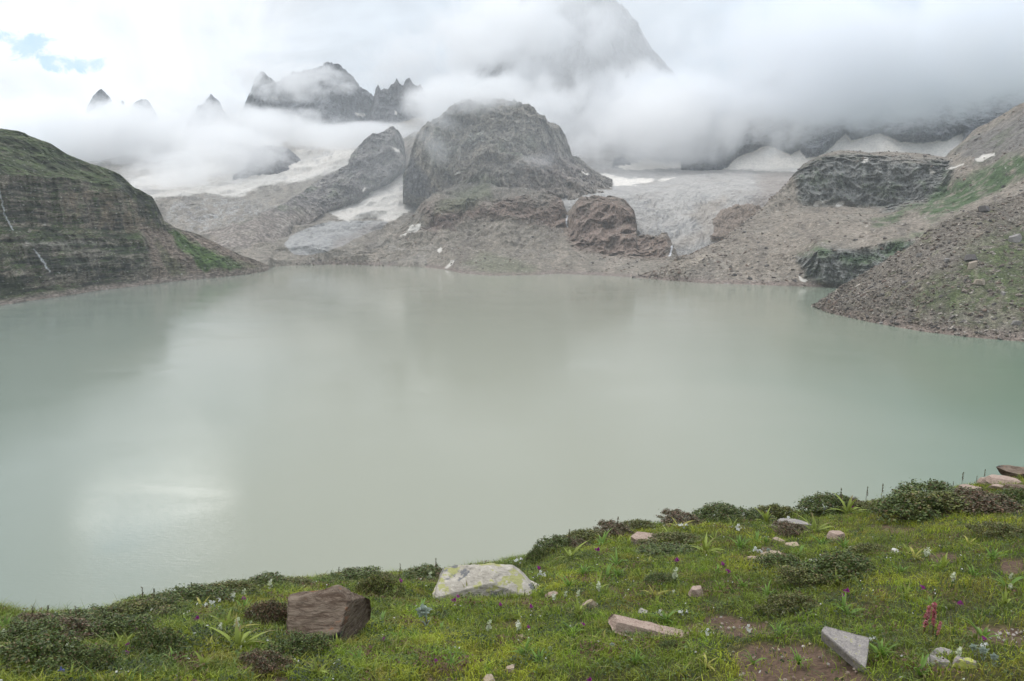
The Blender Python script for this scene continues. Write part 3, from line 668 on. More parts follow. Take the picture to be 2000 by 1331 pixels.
# ---- rock ridges and far peaks -----------------------------------------------------------------------
def ridge_sheet(name, ridge, foot, D, mat, label, c0, c1, amp, sc, seed, snow=(), nu=500, back=(500, 300), extra=None, step=0.5, jag=1.0, smooth=None, ampx=None):
    """a rock peak: ridge and foot outlines [(px,py)], the foot nearer than the ridge"""
    x0, x1 = ridge[0][0], ridge[-1][0]
    lo, hi = D
    ft = np.array([(f + (lo,))[:3] for f in foot], float); off = hi - lo
    fy = lambda x: np.interp(x, ft[:, 0], ft[:, 1]); fd = lambda x: np.interp(x, ft[:, 0], ft[:, 2])
    mids = []
    for k in (0.35, 0.7):
        mids.append([(x, fy(x) * (1 - k) + y * k, fd(x) + off * k ** 1.3) for x, y in ridge])
    rows = [[(x, y + 30, d + 90) for x, y, d in ft], [(x, y, d) for x, y, d in ft]] + mids + [[(x, y, fd(x) + off) for x, y in ridge]]
    P = loft(rows, x0, x1, nu, dens=1.1, back=back)
    P = smooth_grid(P, 1); P0 = P
    sm = np.ones(P.shape[:2])
    if smooth:
        qx, qy = to_px(P); sm = 1 - .9 * sstep(poly_sd(qx, qy, smooth), -8, 4)
    if ampx:
        qx, qy = to_px(P); sm = sm * (.15 + .85 * sstep(qx, *ampx))
    P, n, m = displace(P, amp * sm, amp * .16 * jag * sm, sc, 8, True, seed, (1, 1, step), 1)
    P[..., 2] += fbm(P0, sc * .14, 4, .6, True, seed + 30) * amp * .09 * sm
    PX, PY = to_px(P)
    crag = fbm(P0 * np.array((1, 1, .4)), sc * .3, 5, .62, True, seed + 50)
    h = np.hypot(P[..., 0], P[..., 1])[..., None]
    P[..., :2] -= P[..., :2] / h * (crag * amp * .5 * sm)[..., None]
    base = np.ones(P.shape) * C3(*c0)
    base = blend(base, sstep(-(crag * .6 + n * .8), -.25, .35), C3(*c1) * .7)  # gullies and cracks toned darker to stand in for their shade
    base = blend(base, sstep(fbm(P, sc * .5, 4, .6, False, seed + 9), .1, .4) * .4, C3(*c0) * 1.45)
    if extra: base = extra(P, PX, PY, base)
    pats = []
    for poly, lb in snow:
        sd = poly_sd(PX + wob(P, 40, 5, 8), PY + wob(P, 40, 4, 9), poly)
        base = blend(base, sstep(sd, -1.5, 1.5), SNOW); pats.append(('snow_patch' if len(poly) < 7 else 'snow_field', sd, M_snow, lb))
    build(name, P, base, mat, label, patches=pats, grain=sc / 50)

def side_extra(P, PX, PY, base):
    base = blend(base, sstep(fbm(P, 70, 4, .6, False, 121), .05, .3) * .55, C3(.12, .135, .085))
    base = blend(base, sstep(PY - (402 - (PX - 560) * .12) + wob(P, 60, 26, 3), -8, 30) * .85, C3(.215, .185, .16))
    return blend(base, sstep(fbm(P, 90, 4, .6, False, 122), .05, .3) * .4, C3(.26, .235, .21))
ridge_sheet('mountain', [(380, 462), (450, 442), (500, 424), (560, 395), (600, 372), (640, 350), (680, 328), (686, 305), (700, 288), (730, 272), (762, 258), (778, 268), (787, 280), (791, 300), (794, 329)],
            [(380, 496, 1790), (460, 500, 1740), (530, 492, 1760), (575, 462, 1960), (610, 436, 2080), (640, 415, 2150), (700, 386, 2240), (760, 354, 2310), (784, 337, 2350), (794, 331, 2360)], (2000, 2180), M_far, 'dark rocky spur between the snowfield and the snow tongue',
            (.165, .15, .14), (.085, .083, .09), 62, 120, 8, nu=620, step=.5, jag=1.4, ampx=(540, 700), extra=side_extra, back=(120, 130),
            snow=(([(706, 375), (712, 366), (714, 367), (709, 377)], 'tiny snow sliver on the dark rocky spur'), ([(765, 289), (780, 293), (781, 300), (773, 297)], 'small snow patch near the top of the dark spur')))
ridge_sheet('mountain', [(455, 345), (478, 322), (490, 300), (520, 288), (560, 290), (583, 310), (592, 325), (600, 345)], [(455, 350), (520, 343), (560, 340), (600, 347)], (2900, 3060), M_far,
            'dark rock island in the upper snowfield half lost in mist', (.15, .145, .15), (.09, .09, .10), 40, 160, 9, nu=200, back=(200, 160))
ridge_sheet('mountain_peak', [(440, 300), (470, 245), (490, 200), (497, 176), (510, 166), (528, 172), (545, 182), (575, 168), (600, 156), (618, 150), (632, 142), (641, 138), (652, 148), (662, 150), (674, 162), (692, 172), (704, 184), (720, 193), (735, 207), (760, 240), (800, 270)],
            [(440, 320), (600, 330), (700, 310), (800, 300)], (3900, 4400), M_far, 'broad blue-grey peak veiled by mist above the snowfield', (.15, .15, .16), (.08, .085, .10), 200, 300, 10, nu=560, step=.35,
            snow=(([(530, 188), (545, 196), (542, 198), (530, 192)], 'thin snow streak on the veiled broad peak'), ([(693, 225), (712, 224), (714, 230), (700, 232)], 'small snow patch low on the right side of the broad peak'),
                  ([(578, 228), (584, 236), (582, 240), (577, 232)], 'tiny snow streak in the gully of the broad peak')))
ridge_sheet('mountain_peak', [(700, 270), (722, 222), (730, 200), (734, 178), (739, 173), (744, 182), (750, 179), (757, 182), (764, 171), (769, 172), (775, 162), (781, 172), (788, 174), (793, 162), (800, 160), (807, 171), (814, 176), (821, 171), (828, 182), (850, 215), (900, 230)],
            [(700, 290), (800, 290), (900, 280)], (3400, 3650), M_far, 'jagged row of dark rock pinnacles rising out of the mist', (.14, .135, .14), (.075, .078, .09), 70, 120, 11, nu=560, jag=.6, step=.3,
            snow=(([(770, 218), (775, 219), (776, 226), (772, 224)], 'tiny snow speck under the dark pinnacles'),))
ridge_sheet('mountain_peak', [(860, 300), (900, 210), (930, 165), (960, 106), (985, 78), (1008, 58), (1016, 20), (1022, 8), (1036, 14), (1050, 10), (1090, -40), (1130, -80), (1160, -95), (1180, -40), (1190, 0), (1204, 38), (1238, 68), (1262, 100), (1300, 140), (1340, 190), (1400, 250)],
            [(860, 330), (1100, 340), (1400, 320)], (3300, 3900), M_far, 'tallest spire almost hidden by cloud above the domed mountain', (.155, .155, .16), (.09, .095, .11), 210, 300, 12, nu=620, step=.35)
for rd, lb, sd in (([(150, 262), (172, 214), (182, 196), (188, 190), (199, 182), (208, 190), (216, 200), (226, 218), (246, 262)], 'small pointed far peak poking out of mist above the left cliff', 13),
                   ([(225, 300), (232, 240), (238, 200), (243, 206), (252, 240), (256, 215), (266, 204), (276, 202), (284, 200), (292, 206), (303, 222), (330, 290)], 'small rounded far peak with serrated top in the mist', 14),
                   ([(340, 300), (372, 232), (388, 214), (396, 210), (404, 200), (412, 193), (420, 200), (428, 205), (436, 220), (455, 245), (470, 285)], 'faint far peak nearly lost in the mist', 15)):
    ridge_sheet('mountain_peak', rd, [(rd[0][0], 300), (rd[-1][0], 300)], (4700, 4950), M_far, lb, (.15, .155, .17), (.08, .088, .11), 90, 110, sd, nu=200, back=(300, 300))
WS = [(1380, 360), (1440, 308), (1500, 285), (1545, 303), (1560, 292), (1575, 309), (1600, 308), (1622, 290), (1650, 262), (1662, 276), (1690, 268), (1720, 262), (1760, 278), (1800, 280), (1850, 275), (1880, 260), (1878, 290), (1850, 310), (1800, 360)]
def wall_extra(P, PX, PY, base):
    s = poly_sd(PX + wob(P, 80, 30, 3), PY + wob(P, 80, 12, 4), [(1380, 360), (1440, 308), (1500, 285), (1560, 305), (1600, 308), (1622, 290), (1650, 262), (1690, 268), (1720, 262), (1760, 278), (1800, 280), (1850, 275), (1880, 260), (1878, 290), (1850, 310), (1800, 360)])
    s2 = fbm(P, 120, 4, .6, False, 131)
    return base
ridge_sheet('mountain', [(1330, 290), (1400, 240), (1450, 190), (1550, 130), (1700, 110), (1850, 100), (1950, 120), (2100, 60), (2600, 0)], [(1330, 345), (1500, 350), (1700, 345), (2100, 330), (2600, 300)], (2700, 3300), M_far,
            'dark snow-footed mountain wall under the grey cloud behind the knob', (.12, .125, .135), (.07, .078, .09), 70, 300, 16, nu=1000, snow=[(WS, 'pale snow apron along the foot of the dark mountain wall')], smooth=WS) #[(1380, 360), (1440, 308), (1500, 285), (1560, 305), (1600, 308), (1622, 290), (1650, 262), (1690, 268), (1720, 262), (1760, 278), (1800, 280), (1850, 275), (1880, 260), (1878, 290), (1850, 310), (1800, 360)])

# ------------------------------------------------------------------ lake
def lake():
    m = bpy.data.materials.new('silty_lake_water'); m.use_nodes = True
    N = NT(m.node_tree); N.n.clear()
    pos = N.node('ShaderNodeNewGeometry').outputs['Position']
    big = N.noise(N.node('ShaderNodeMapping', ins={0: pos, 'Scale': (0.004, 0.0022, 1)}).outputs[0], 1.0, 3, 0.5, 0.6)
    xs = N.node('ShaderNodeSeparateXYZ', ins={0: pos})
    # reflected sky and mountain tones painted in: warmer mid-lake, greener towards both banks
    ratio = N.math('DIVIDE', xs.outputs[0], N.math('ADD', N.math('ABSOLUTE', xs.outputs[1]), 60.0))
    rt = N.math('ADD', ratio, N.math('MULTIPLY', N.math('SUBTRACT', big, 0.5), 0.35))
    green = N.ramp(rt, 0.12, 0.62)
    blue = N.ramp(rt, -0.15, -0.6)
    c = N.mix(green, (.29, .298, .238), (.14, .195, .142))
    c = N.mix(blue, c, (.21, .247, .212))
    w1 = N.noise(N.node('ShaderNodeMapping', ins={0: pos, 'Scale': (0.55, 1.3, 1), 'Rotation': (0, 0, .35)}).outputs[0], 0.8, 4, 0.6, 0.3)
    gust = N.ramp(N.noise(N.node('ShaderNodeMapping', ins={0: pos, 'Scale': (0.012, 0.02, 1)}).outputs[0], 1.0, 3, 0.6, 0.8), 0.35, 0.65, 0.35, 1.0)
    bp = N.node('ShaderNodeBump', ins={'Height': w1, 'Distance': N.math('MULTIPLY', gust, 0.065), 'Strength': 1.0})
    b = N.node('ShaderNodeBsdfPrincipled', ins={'Base Color': c, 'Roughness': 0.06, 'IOR': 1.135, 'Normal': bp.outputs[0]})
    o = N.node('ShaderNodeOutputMaterial'); N.l.new(b.outputs[0], o.inputs[0])
    V = [(-5200, -600, 0), (5200, -600, 0), (5200, 2600, 0), (-5200, 2600, 0)]
    tag(mesh_np('lake', V, [(0, 1, 2, 3)], m), 'calm milky grey-green glacial lake', None, None, 'structure')
lake()
# ------------------------------------------------------------------ scree blocks scattered on the slopes
def ico(sub):
    t = (1 + 5 ** .5) / 2
    v = [(-1, t, 0), (1, t, 0), (-1, -t, 0), (1, -t, 0), (0, -1, t), (0, 1, t), (0, -1, -t), (0, 1, -t), (t, 0, -1), (t, 0, 1), (-t, 0, -1), (-t, 0, 1)]
    f = [(0, 11, 5), (0, 5, 1), (0, 1, 7), (0, 7, 10), (0, 10, 11), (1, 5, 9), (5, 11, 4), (11, 10, 2), (10, 7, 6), (7, 1, 8), (3, 9, 4), (3, 4, 2), (3, 2, 6), (3, 6, 8), (3, 8, 9), (4, 9, 5), (2, 4, 11), (6, 2, 10), (8, 6, 7), (9, 8, 1)]
    v = [np.array(a) / np.linalg.norm(a) for a in v]
    for _ in range(sub):
        cache = {}; nf = []
        def mid(a, b):
            k = (min(a, b), max(a, b))
            if k not in cache:
                m = v[a] + v[b]; v.append(m / np.linalg.norm(m)); cache[k] = len(v) - 1
            return cache[k]
        for a, b, c in f:
            x, y, z = mid(a, b), mid(b, c), mid(c, a); nf += [(a, x, z), (b, y, x), (c, z, y), (x, y, z)]
        f = nf
    return np.array(v), np.array(f)
IV, IF = ico(0)
def scatter(name, P, PX, PY, n, smin, smax, mat, label, weight=None, cols=None, power=2.6):
    ok = (PX > -30) & (PX < 2030) & (PY > 0) & (P[..., 2] > 0.3)
    w = ok.astype(float)
    if weight is not None: w = w * weight
    # even spread over the ground, not over the grid
    w = w.ravel(); idx = rng.choice(len(w), n, p=w / w.sum())
    c = P.reshape(-1, 3)[idx] + rng.normal(size=(n, 3)) * np.array((.6, .6, 0))
    s = smin + (smax - smin) * rng.random(n) ** power
    sh = s[:, None] * rng.uniform(.55, 1.25, (n, 3)) * np.array((1, 1, .62))
    jit = rng.uniform(.62, 1.2, (n, 12, 1))
    V = IV[None] * jit * sh[:, None, :]
    a = rng.uniform(0, 6.28, n); ca, sa = np.cos(a)[:, None], np.sin(a)[:, None]
    X = V[..., 0] * ca - V[..., 1] * sa; Y = V[..., 0] * sa + V[..., 1] * ca
    tl = rng.normal(0, .3, n)[:, None]
    V = np.stack([X, Y, V[..., 2] + X * tl], -1) + c[:, None, :]
    Fc = (IF[None] + (np.arange(n) * 12)[:, None, None]).reshape(-1, 3)
    cols = np.array(cols if cols is not None else [(.20, .165, .13), (.25, .21, .175), (.16, .13, .11), (.33, .29, .25), (.19, .14, .11), (.11, .098, .09)])
    pk = cols[rng.choice(len(cols), n)] * rng.uniform(.75, 1.2, (n, 1))
    o = mesh_np(name, V.reshape(-1, 3), Fc, mat, False, {'tint': np.repeat(pk, 12, 0)})
    return tag(o, label, 'rocks', None, 'stuff')
_w = np.ones(RS['P'].shape[:2])
scatter('scree', RS['P'], RS['PX'], RS['PY'], 8000, .3, 2.4, M_near, 'loose stones strewn over the near slope at the right', weight=1 - .8 * RS['Pg'], power=5)
scatter('scree', RS['K'], RS['KX'], RS['KY'], 4500, .6, 4.2, M_mid, 'loose blocks strewn over the scree below the dark knob', weight=(1 - .93 * RS['Kcl']) * (1 - .9 * RS['Kg']), power=5.5)
scatter('scree', RS['A'], RS['AX'], RS['AY'], 3500, .6, 3.8, M_mid, 'loose blocks strewn under the central bluffs', weight=1 - .95 * RS['Acl'], power=5.5)

# ------------------------------------------------------------------ the grassy bank we stand on
CREST = np.array([(-900, 1290, 2.9), (-400, 1250, 3.2), (0, 1226, 3.7), (180, 1224, 4.0), (250, 1196, 4.2), (330, 1182, 4.5), (520, 1150, 5.0), (700, 1136, 5.5), (870, 1126, 5.9), (960, 1112, 6.1), (1030, 1102, 6.3),
                  (1100, 1074, 6.7), (1180, 1052, 7.1), (1300, 1030, 7.6), (1400, 1016, 8.0), (1530, 1010, 8.4), (1600, 1004, 8.6), (1700, 986, 8.9), (1800, 976, 9.3), (1870, 956, 9.7), (1940, 941, 10.1), (2000, 934, 10.5), (2400, 890, 12), (3200, 860, 12)], float)
NEAR = np.array([(-900, 1331, 2.7), (-400, 1331, 2.8), (0, 1331, 2.9), (500, 1331, 3.0), (1000, 1331, 3.1), (1500, 1331, 3.1), (2000, 1331, 3.0), (2400, 1331, 2.9), (3200, 1331, 2.7)], float)
_c = at(CREST[:, 0], CREST[:, 1], CREST[:, 2]); _n = at(NEAR[:, 0], NEAR[:, 1], NEAR[:, 2])
_ca, _na = np.arctan2(_c[:, 0], _c[:, 1]), np.arctan2(_n[:, 0], _n[:, 1])
def gz(x, y, fine=True):
    az = np.arctan2(x, y); D = np.hypot(x, y)
    D0 = np.interp(az, _na, NEAR[:, 2]); z0 = np.interp(az, _na, _n[:, 2] - HC)
    D1 = np.interp(az, _ca, CREST[:, 2]); z1 = np.interp(az, _ca, _c[:, 2] - HC)
    m = (z1 - z0) / (D1 - D0)
    z = np.where(D < D0, -1.6 + (z0 + 1.6) * D / D0, z0 + m * (D - D0))
    e = np.maximum(D - D1, 0); k = .72
    # beyond the edge the bank bends down to the lake
    bend = np.where(e < 1.2, e * e / 2.4, e - .6)
    z = np.where(D > D1, z1 + m * e + (-k - m) * bend, z)
    back = sstep(np.abs(az), R(62), R(115))
    up = -1.6 + .03 * D + .3 * np.maximum(D - 12, 0)
    z = z * (1 - back) + up * back
    P = np.stack([x, y, x * 0], -1)
    z = z + fbm(P, 1.3, 2, .5, False, 201) * .05
    if fine: z = z + fbm(P, .28, 3, .55, False, 202) * .028
    z = z + fbm(P, 40, 4, .55, False, 203) * np.clip((D - 14) / 40, 0, 1) * 7
    return z + HC
def place(px, py):
    """where the ray through a pixel meets the bank (or its edge)"""
    d = dirvec(px, py); h = math.hypot(d[0], d[1])
    Ds = np.linspace(1.8, 13, 900); x, y = d[0] / h * Ds, d[1] / h * Ds
    zr = HC + d[2] / h * Ds; zg = gz(x, y, True)
    hit = np.nonzero(zr <= zg)[0]
    az = math.atan2(d[0], d[1]); D1 = float(np.interp(az, _ca, CREST[:, 2]))
    D = Ds[hit[0]] if len(hit) and Ds[hit[0]] < D1 + .05 else D1 - .03
    x, y = d[0] / h * D, d[1] / h * D
    return np.array((x, y, float(gz(np.array([x]), np.array([y]))[0]))), D

SOIL = [[(1362, 1218), (1400, 1204), (1500, 1208), (1516, 1238), (1440, 1252), (1375, 1244)], [(1425, 1275), (1480, 1257), (1560, 1250), (1610, 1268), (1640, 1290), (1700, 1325), (1710, 1345), (1420, 1345)],
        [(1815, 1084), (1865, 1082), (1870, 1096), (1820, 1100)], [(1955, 1092), (2010, 1088), (2010, 1118), (1965, 1116)], [(970, 1168), (1045, 1172), (1040, 1190), (980, 1188)], [(930, 1212), (1010, 1214), (1000, 1226), (935, 1224)],
        [(1690, 1022), (1750, 1030), (1810, 1046), (1800, 1052), (1740, 1040), (1688, 1030)], [(505, 1320), (560, 1316), (575, 1340), (500, 1340)], [(1338, 1222), (1372, 1216), (1378, 1240), (1340, 1242)], [(1880, 1226), (2010, 1230), (2010, 1262), (1930, 1250)],
        [(1470, 1070), (1530, 1072), (1545, 1092), (1480, 1090)], [(1120, 1148), (1220, 1150), (1215, 1158), (1125, 1157)]]
def soil_mask(px, py):
    s = np.full(np.shape(px), -1e3)
    for p in SOIL: s = np.maximum(s, poly_sd(px, py, p))
    return s
def ground_tone(x, y):
    """patchy turf colour, shared by the ground and the blades standing on it"""
    P = np.stack([x, y, x * 0], -1)
    a = fbm(P, .9, 3, .55, False, 211); b = fbm(P, .25, 3, .6, False, 212); c = fbm(P, .5, 3, .6, False, 213)
    col = np.ones(P.shape) * C3(.062, .085, .022)
    col = blend(col, sstep(a, -.05, .3) * .8, C3(.11, .125, .028))
    col = blend(col, sstep(b, .08, .35) * .7, C3(.085, .075, .035))
    col = blend(col, sstep(c, .12, .38) * .7, C3(.038, .055, .02))
    col = blend(col, sstep(-b, .15, .4) * .6, C3(.055, .105, .022))
    col = blend(col, sstep(-x, .8, 2.0) * .5, C3(.034, .046, .02))
    col = blend(col, sstep(fbm(P, .6, 3, .6, False, 216), .08, .3) * .6, C3(.03, .042, .018))
    return col * C3(4.0, 3.75, 1.6)
def bank():
    az = np.concatenate([np.linspace(-180, -71, 60), np.linspace(-70, -42, 160), np.linspace(-41.9, 41.9, 940), np.linspace(42, 70, 160), np.linspace(71, 180, 60)]) * math.pi / 180
    D = np.concatenate([np.linspace(.02, 1.6, 12), np.linspace(1.7, 13, 620), np.geomspace(13.3, 900, 110)])
    A, DD = np.meshgrid(az, D)
    x, y = DD * np.sin(A), DD * np.cos(A)
    z = gz(x, y)
    P = np.stack([x, y, z], -1); PX, PY = to_px(P)
    s = soil_mask(PX + wob(P, .3, 40, 7) + wob(P, .08, 14, 9), PY + wob(P, .3, 24, 8))
    sm = sstep(s, -3, 4) * (DD < 14)
    P[..., 2] -= sm * .012
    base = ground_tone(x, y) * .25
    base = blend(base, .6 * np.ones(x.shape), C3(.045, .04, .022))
    base = blend(base, sm, C3(.115, .075, .052))
    base = blend(base, sstep(DD, 14, 30), C3(.16, .14, .09))
    m = land_mat('turf_soil', 22.0, .012, .5)
    nv, nu = x.shape
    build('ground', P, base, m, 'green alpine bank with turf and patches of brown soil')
bank()

# ---- short turf
blade_mat = bpy.data.materials.new('grass_blades'); blade_mat.use_nodes = True
def leafy(m, rough=.55, trans=.35, spec=.3):
    m.use_nodes = True; N = NT(m.node_tree); N.n.clear()
    t = N.node('ShaderNodeAttribute', attribute_name='tint').outputs['Color']
    a = N.node('ShaderNodeBsdfPrincipled', ins={'Base Color': t, 'Roughness': rough, 'Specular IOR Level': spec})
    b = N.node('ShaderNodeBsdfTranslucent', ins={'Color': t})
    mx = N.node('ShaderNodeMixShader', ins={0: trans}); N.l.new(a.outputs[0], mx.inputs[1]); N.l.new(b.outputs[0], mx.inputs[2])
    o = N.node('ShaderNodeOutputMaterial'); N.l.new(mx.outputs[0], o.inputs[0])
leafy(blade_mat)
def blades(name, base, hgt, wid, tilt, col, label, tipcol=None, bend=.5):
    n = len(base)
    a = rng.uniform(0, 6.28, n); side = np.stack([np.cos(a), np.sin(a), a * 0], -1)
    b = rng.uniform(0, 6.28, n); lean = np.stack([np.cos(b), np.sin(b), b * 0], -1) * tilt[:, None]
    up = np.array((0, 0, 1.0))
    w = side * wid[:, None] * .5
    m = base + (up + lean * .45) * (hgt * .55)[:, None]
    t = base + (up * (1 - bend * np.minimum(tilt, 1.2)[:, None] * .6) + lean * 1.3) * hgt[:, None]
    V = np.stack([base - w, base + w, m - w * .8, m + w * .8, t], 1)
    f = np.array([(0, 1, 3), (0, 3, 2), (2, 3, 4)])
    Fc = (f[None] + (np.arange(n) * 5)[:, None, None]).reshape(-1, 3)
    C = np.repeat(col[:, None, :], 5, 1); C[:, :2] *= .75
    if tipcol is not None: C[:, 4] = C[:, 4] * .4 + tipcol * .6
    o = mesh_np(name, V.reshape(-1, 3), Fc, blade_mat, False, {'tint': C.reshape(-1, 3)})
    return tag(o, label, 'grass', None, 'stuff')
def bank_points(n, dmin=2.2, azm=38):
    m = int(n * .45); az = np.concatenate([rng.uniform(-R(azm), R(azm), n), rng.uniform(R(azm), R(66), m) * np.where(rng.random(m) < .5, 1, -1)]); n = n + m
    D1 = np.interp(az, _ca, CREST[:, 2]) + .5
    # denser close by so that it stays closed where it shows largest
    out = np.abs(az) > R(azm)
    dm = np.where(out, 1.0, dmin); D = dm + (D1 - dm) * rng.random(n) ** .8
    x, y = D * np.sin(az), D * np.cos(az)
    P = np.stack([x, y, gz(x, y)], -1); px, py = to_px(P)
    ok = out | ((px > -60) & (px < 2060) & (py < 1400))
    s = soil_mask(px + wob(P, .3, 40, 7) + wob(P, .08, 14, 9), py + wob(P, .3, 24, 8))
    ok &= (s < 0) | (rng.random(n) < .12)
    return P[ok], px[ok], py[ok], D[ok]
P, px, py, D = bank_points(330000)
n = len(P)
pn = fbm(P, .35, 3, .6, False, 221); pb = fbm(P, .12, 2, .6, False, 222)
keep = rng.random(n) < np.clip(.75 + pb * 1.6, .12, 1); P, px, py, D, pn, pb = P[keep], px[keep], py[keep], D[keep], pn[keep], pb[keep]; n = len(P)
h = (.022 + .030 * rng.random(n) ** 1.6) * (1 + .9 * np.clip(pn, -.5, .8)) * (1 + .6 * np.clip(pb, -.5, .8))
col = ground_tone(P[:, 0], P[:, 1]) * rng.uniform(.65, 1.45, (n, 1)) * C3(1.0, 1.0, 1.0)
k = rng.random(n); col = np.where((k < .07)[:, None], C3(.30, .25, .12) * rng.uniform(.6, 1.2, (n, 1)), col); col = np.where((k > .95)[:, None], C3(.18, .25, .05), col)
blades('grass', P, h, rng.uniform(.0022, .0042, n), rng.uniform(.1, 1.3, n), col, 'short green and straw turf covering the bank')
# looser, broader-bladed tussocks
P, px, py, D = bank_points(42000); n = len(P)
pn = fbm(P, .16, 2, .6, False, 231); keep = pn > .12; P = P[keep]; n = len(P)
c = np.array([(.15, .21, .04), (.10, .17, .035), (.22, .22, .055), (.075, .12, .03)])[rng.choice(4, n, p=[.35, .3, .2, .15])] * rng.uniform(.7, 1.3, (n, 1))
blades('grass', P, rng.uniform(.035, .085, n), rng.uniform(.003, .006, n), rng.uniform(.2, 1.2, n), c, 'loose broad-bladed grass tussocks on the bank')
# low herbs: little roundish leaves close to the soil
P, px, py, D = bank_points(130000); pn = fbm(P, .22, 3, .6, False, 232); keep = pn > -.02; P = P[keep]; n = len(P)
P = P + np.array((0, 0, 1)) * rng.uniform(.008, .045, (n, 1))
nn = rng.normal(size=(n, 3)) * .5 + np.array((0, -.2, .9)); nn /= np.linalg.norm(nn, axis=1)[:, None]
tt = np.cross(nn, rng.normal(size=(n, 3))); tt /= np.linalg.norm(tt, axis=1)[:, None]; bb = np.cross(nn, tt); L = rng.uniform(.007, .018, n)[:, None]
V = np.stack([P - tt * L * .5, P + bb * L * .3, P + tt * L * .5, P - bb * L * .3], 1)
pk = fbm(P, .4, 2, .6, False, 233)
c = np.where((pk > .05)[:, None], C3(.055, .075, .03), np.where((pk < -.15)[:, None], C3(.13, .08, .045), C3(.10, .14, .04))) * rng.uniform(.6, 1.6, (n, 1))
c = np.where((rng.random(n) < .012)[:, None], C3(.6, .6, .55), c)
herb_mat = bpy.data.materials.new('herb_leaves'); leafy(herb_mat)
tag(mesh_np('ground_cover', V.reshape(-1, 3), np.arange(n * 4).reshape(-1, 4), herb_mat, False, {'tint': np.repeat(c, 4, 0)}), 'low dark and reddish herbs creeping between the grass', 'ground cover', None, 'stuff')
# thin taller stalks, mostly straw, more of them in the lower middle
P, px, py, D = bank_points(9000); n = len(P)
pn = fbm(P, .5, 3, .6, False, 223); keep = rng.random(n) < np.clip(.25 + pn * 1.4 + .5 * np.exp(-((px - 1150) / 120) ** 2 - ((py - 1270) / 50) ** 2), .05, 1)
P = P[keep]; n = len(P)
blades('grass', P, rng.uniform(.05, .12, n), rng.uniform(.0016, .0026, n), rng.uniform(.1, .7, n), np.where((rng.random(n) < .55)[:, None], C3(.32, .29, .14), C3(.16, .22, .05)), 'taller thin grass stalks mixed into the turf')

# ------------------------------------------------------------------ stones
def stone_mat(name, c1, c2, scale, lichen=None, lam=.5, streak=(1, 1, 1), bump=.01, dark=None):
    m = bpy.data.materials.new(name); m.use_nodes = True
    N = NT(m.node_tree); N.n.clear()
    obj = N.node('ShaderNodeTexCoord').outputs['Object']
    v = N.node('ShaderNodeMapping', ins={0: obj, 'Scale': streak}).outputs[0]
    a = N.noise(v, scale, 7, .65, .8); b = N.noise(v, scale * 3.7, 6, .7, .2); c = N.noise(obj, scale * .7, 5, .6, 1.0)
    col = N.mix(N.ramp(a, .35, .65), c1, c2)
    col = N.mix(N.ramp(b, .5, .72, 0, .55), col, tuple(x * 1.5 for x in c2))
    col = N.mix(N.ramp(b, .45, .28, 0, .75), col, tuple(x * .35 for x in c1))
    if dark: col = N.mix(N.ramp(c, .56, .62), col, dark)
    if lichen:
        l = N.noise(obj, scale * 1.1, 6, .7, .4)
        col = N.mix(N.ramp(l, .62 - lam * .22, .66 - lam * .22, 0, .85), col, lichen)
    h = N.math('ADD', a, N.math('MULTIPLY', b, .5))
    bp = N.node('ShaderNodeBump', ins={'Height': h, 'Distance': bump, 'Strength': 1.0})
    bs = N.node('ShaderNodeBsdfPrincipled', ins={'Base Color': col, 'Roughness': .9, 'Specular IOR Level': .25, 'Normal': bp.outputs[0]})
    o = N.node('ShaderNodeOutputMaterial'); N.l.new(bs.outputs[0], o.inputs[0]); return m
S_red = stone_mat('red_banded_stone', (.085, .056, .038), (.20, .155, .115), 6, (.26, .11, .05), .12, (1.2, 1.2, 7), .022, dark=(.05, .045, .045))
S_pale = stone_mat('pale_lichened_stone', (.33, .30, .25), (.45, .41, .35), 7, (.34, .34, .12), .36, (1, 1, 2), .02, dark=(.16, .16, .16))
S_pink = stone_mat('pinkish_stone', (.30, .215, .175), (.40, .31, .25), 45, None, 0, (1, 1, 2), .006)
S_grey = stone_mat('grey_flat_stone', (.23, .21, .20), (.34, .31, .28), 40, (.36, .36, .08), .12, (1, 1, 1), .005)
S_tan = stone_mat('tan_stone', (.30, .22, .15), (.40, .33, .25), 60, None, 0, (1, 1, 1), .004)
S_white = stone_mat('white_pebble', (.5, .48, .45), (.6, .58, .55), 30, None, 0, (1, 1, 1), .002)
SV, SF = ico(5)
def stone_shape(planes, dims, seed, rough=.05):
    """a rounded lump cut by planes (unit normal, distance) and roughened"""
    v = SV * 1.45
    for nrm, dd in planes:
        nrm = np.array(nrm, float); nrm /= np.linalg.norm(nrm)
        s = v @ nrm - dd; v = v - np.clip(s, 0, None)[:, None] * nrm * .97
    v = v * np.array(dims)
    sc = max(dims)
    nn = fbm(v, sc * .55, 5, .55, False, seed)
    l = np.linalg.norm(v, axis=1)[:, None] + 1e-6
    v = v + v / l * (nn * rough * sc)[:, None]
    nn = fbm(v * np.array((1, 1, 3)), sc * .12, 3, .6, True, seed + 1)
    return v + v / l * (nn * rough * .22 * sc)[:, None]
def rnd_planes(seed, flat=.6):
    r = np.random.default_rng(seed); pl = [((0, 0, 1), flat), ((0, 0, -1), .5)]
    for k in range(7):
        a = k * 6.28 / 7 + r.uniform(-.4, .4); pl.append(((math.cos(a), math.sin(a), r.uniform(-.2, .5)), r.uniform(.62, 1.0)))
    return pl
LAND = []     # landmarks for telling plants apart
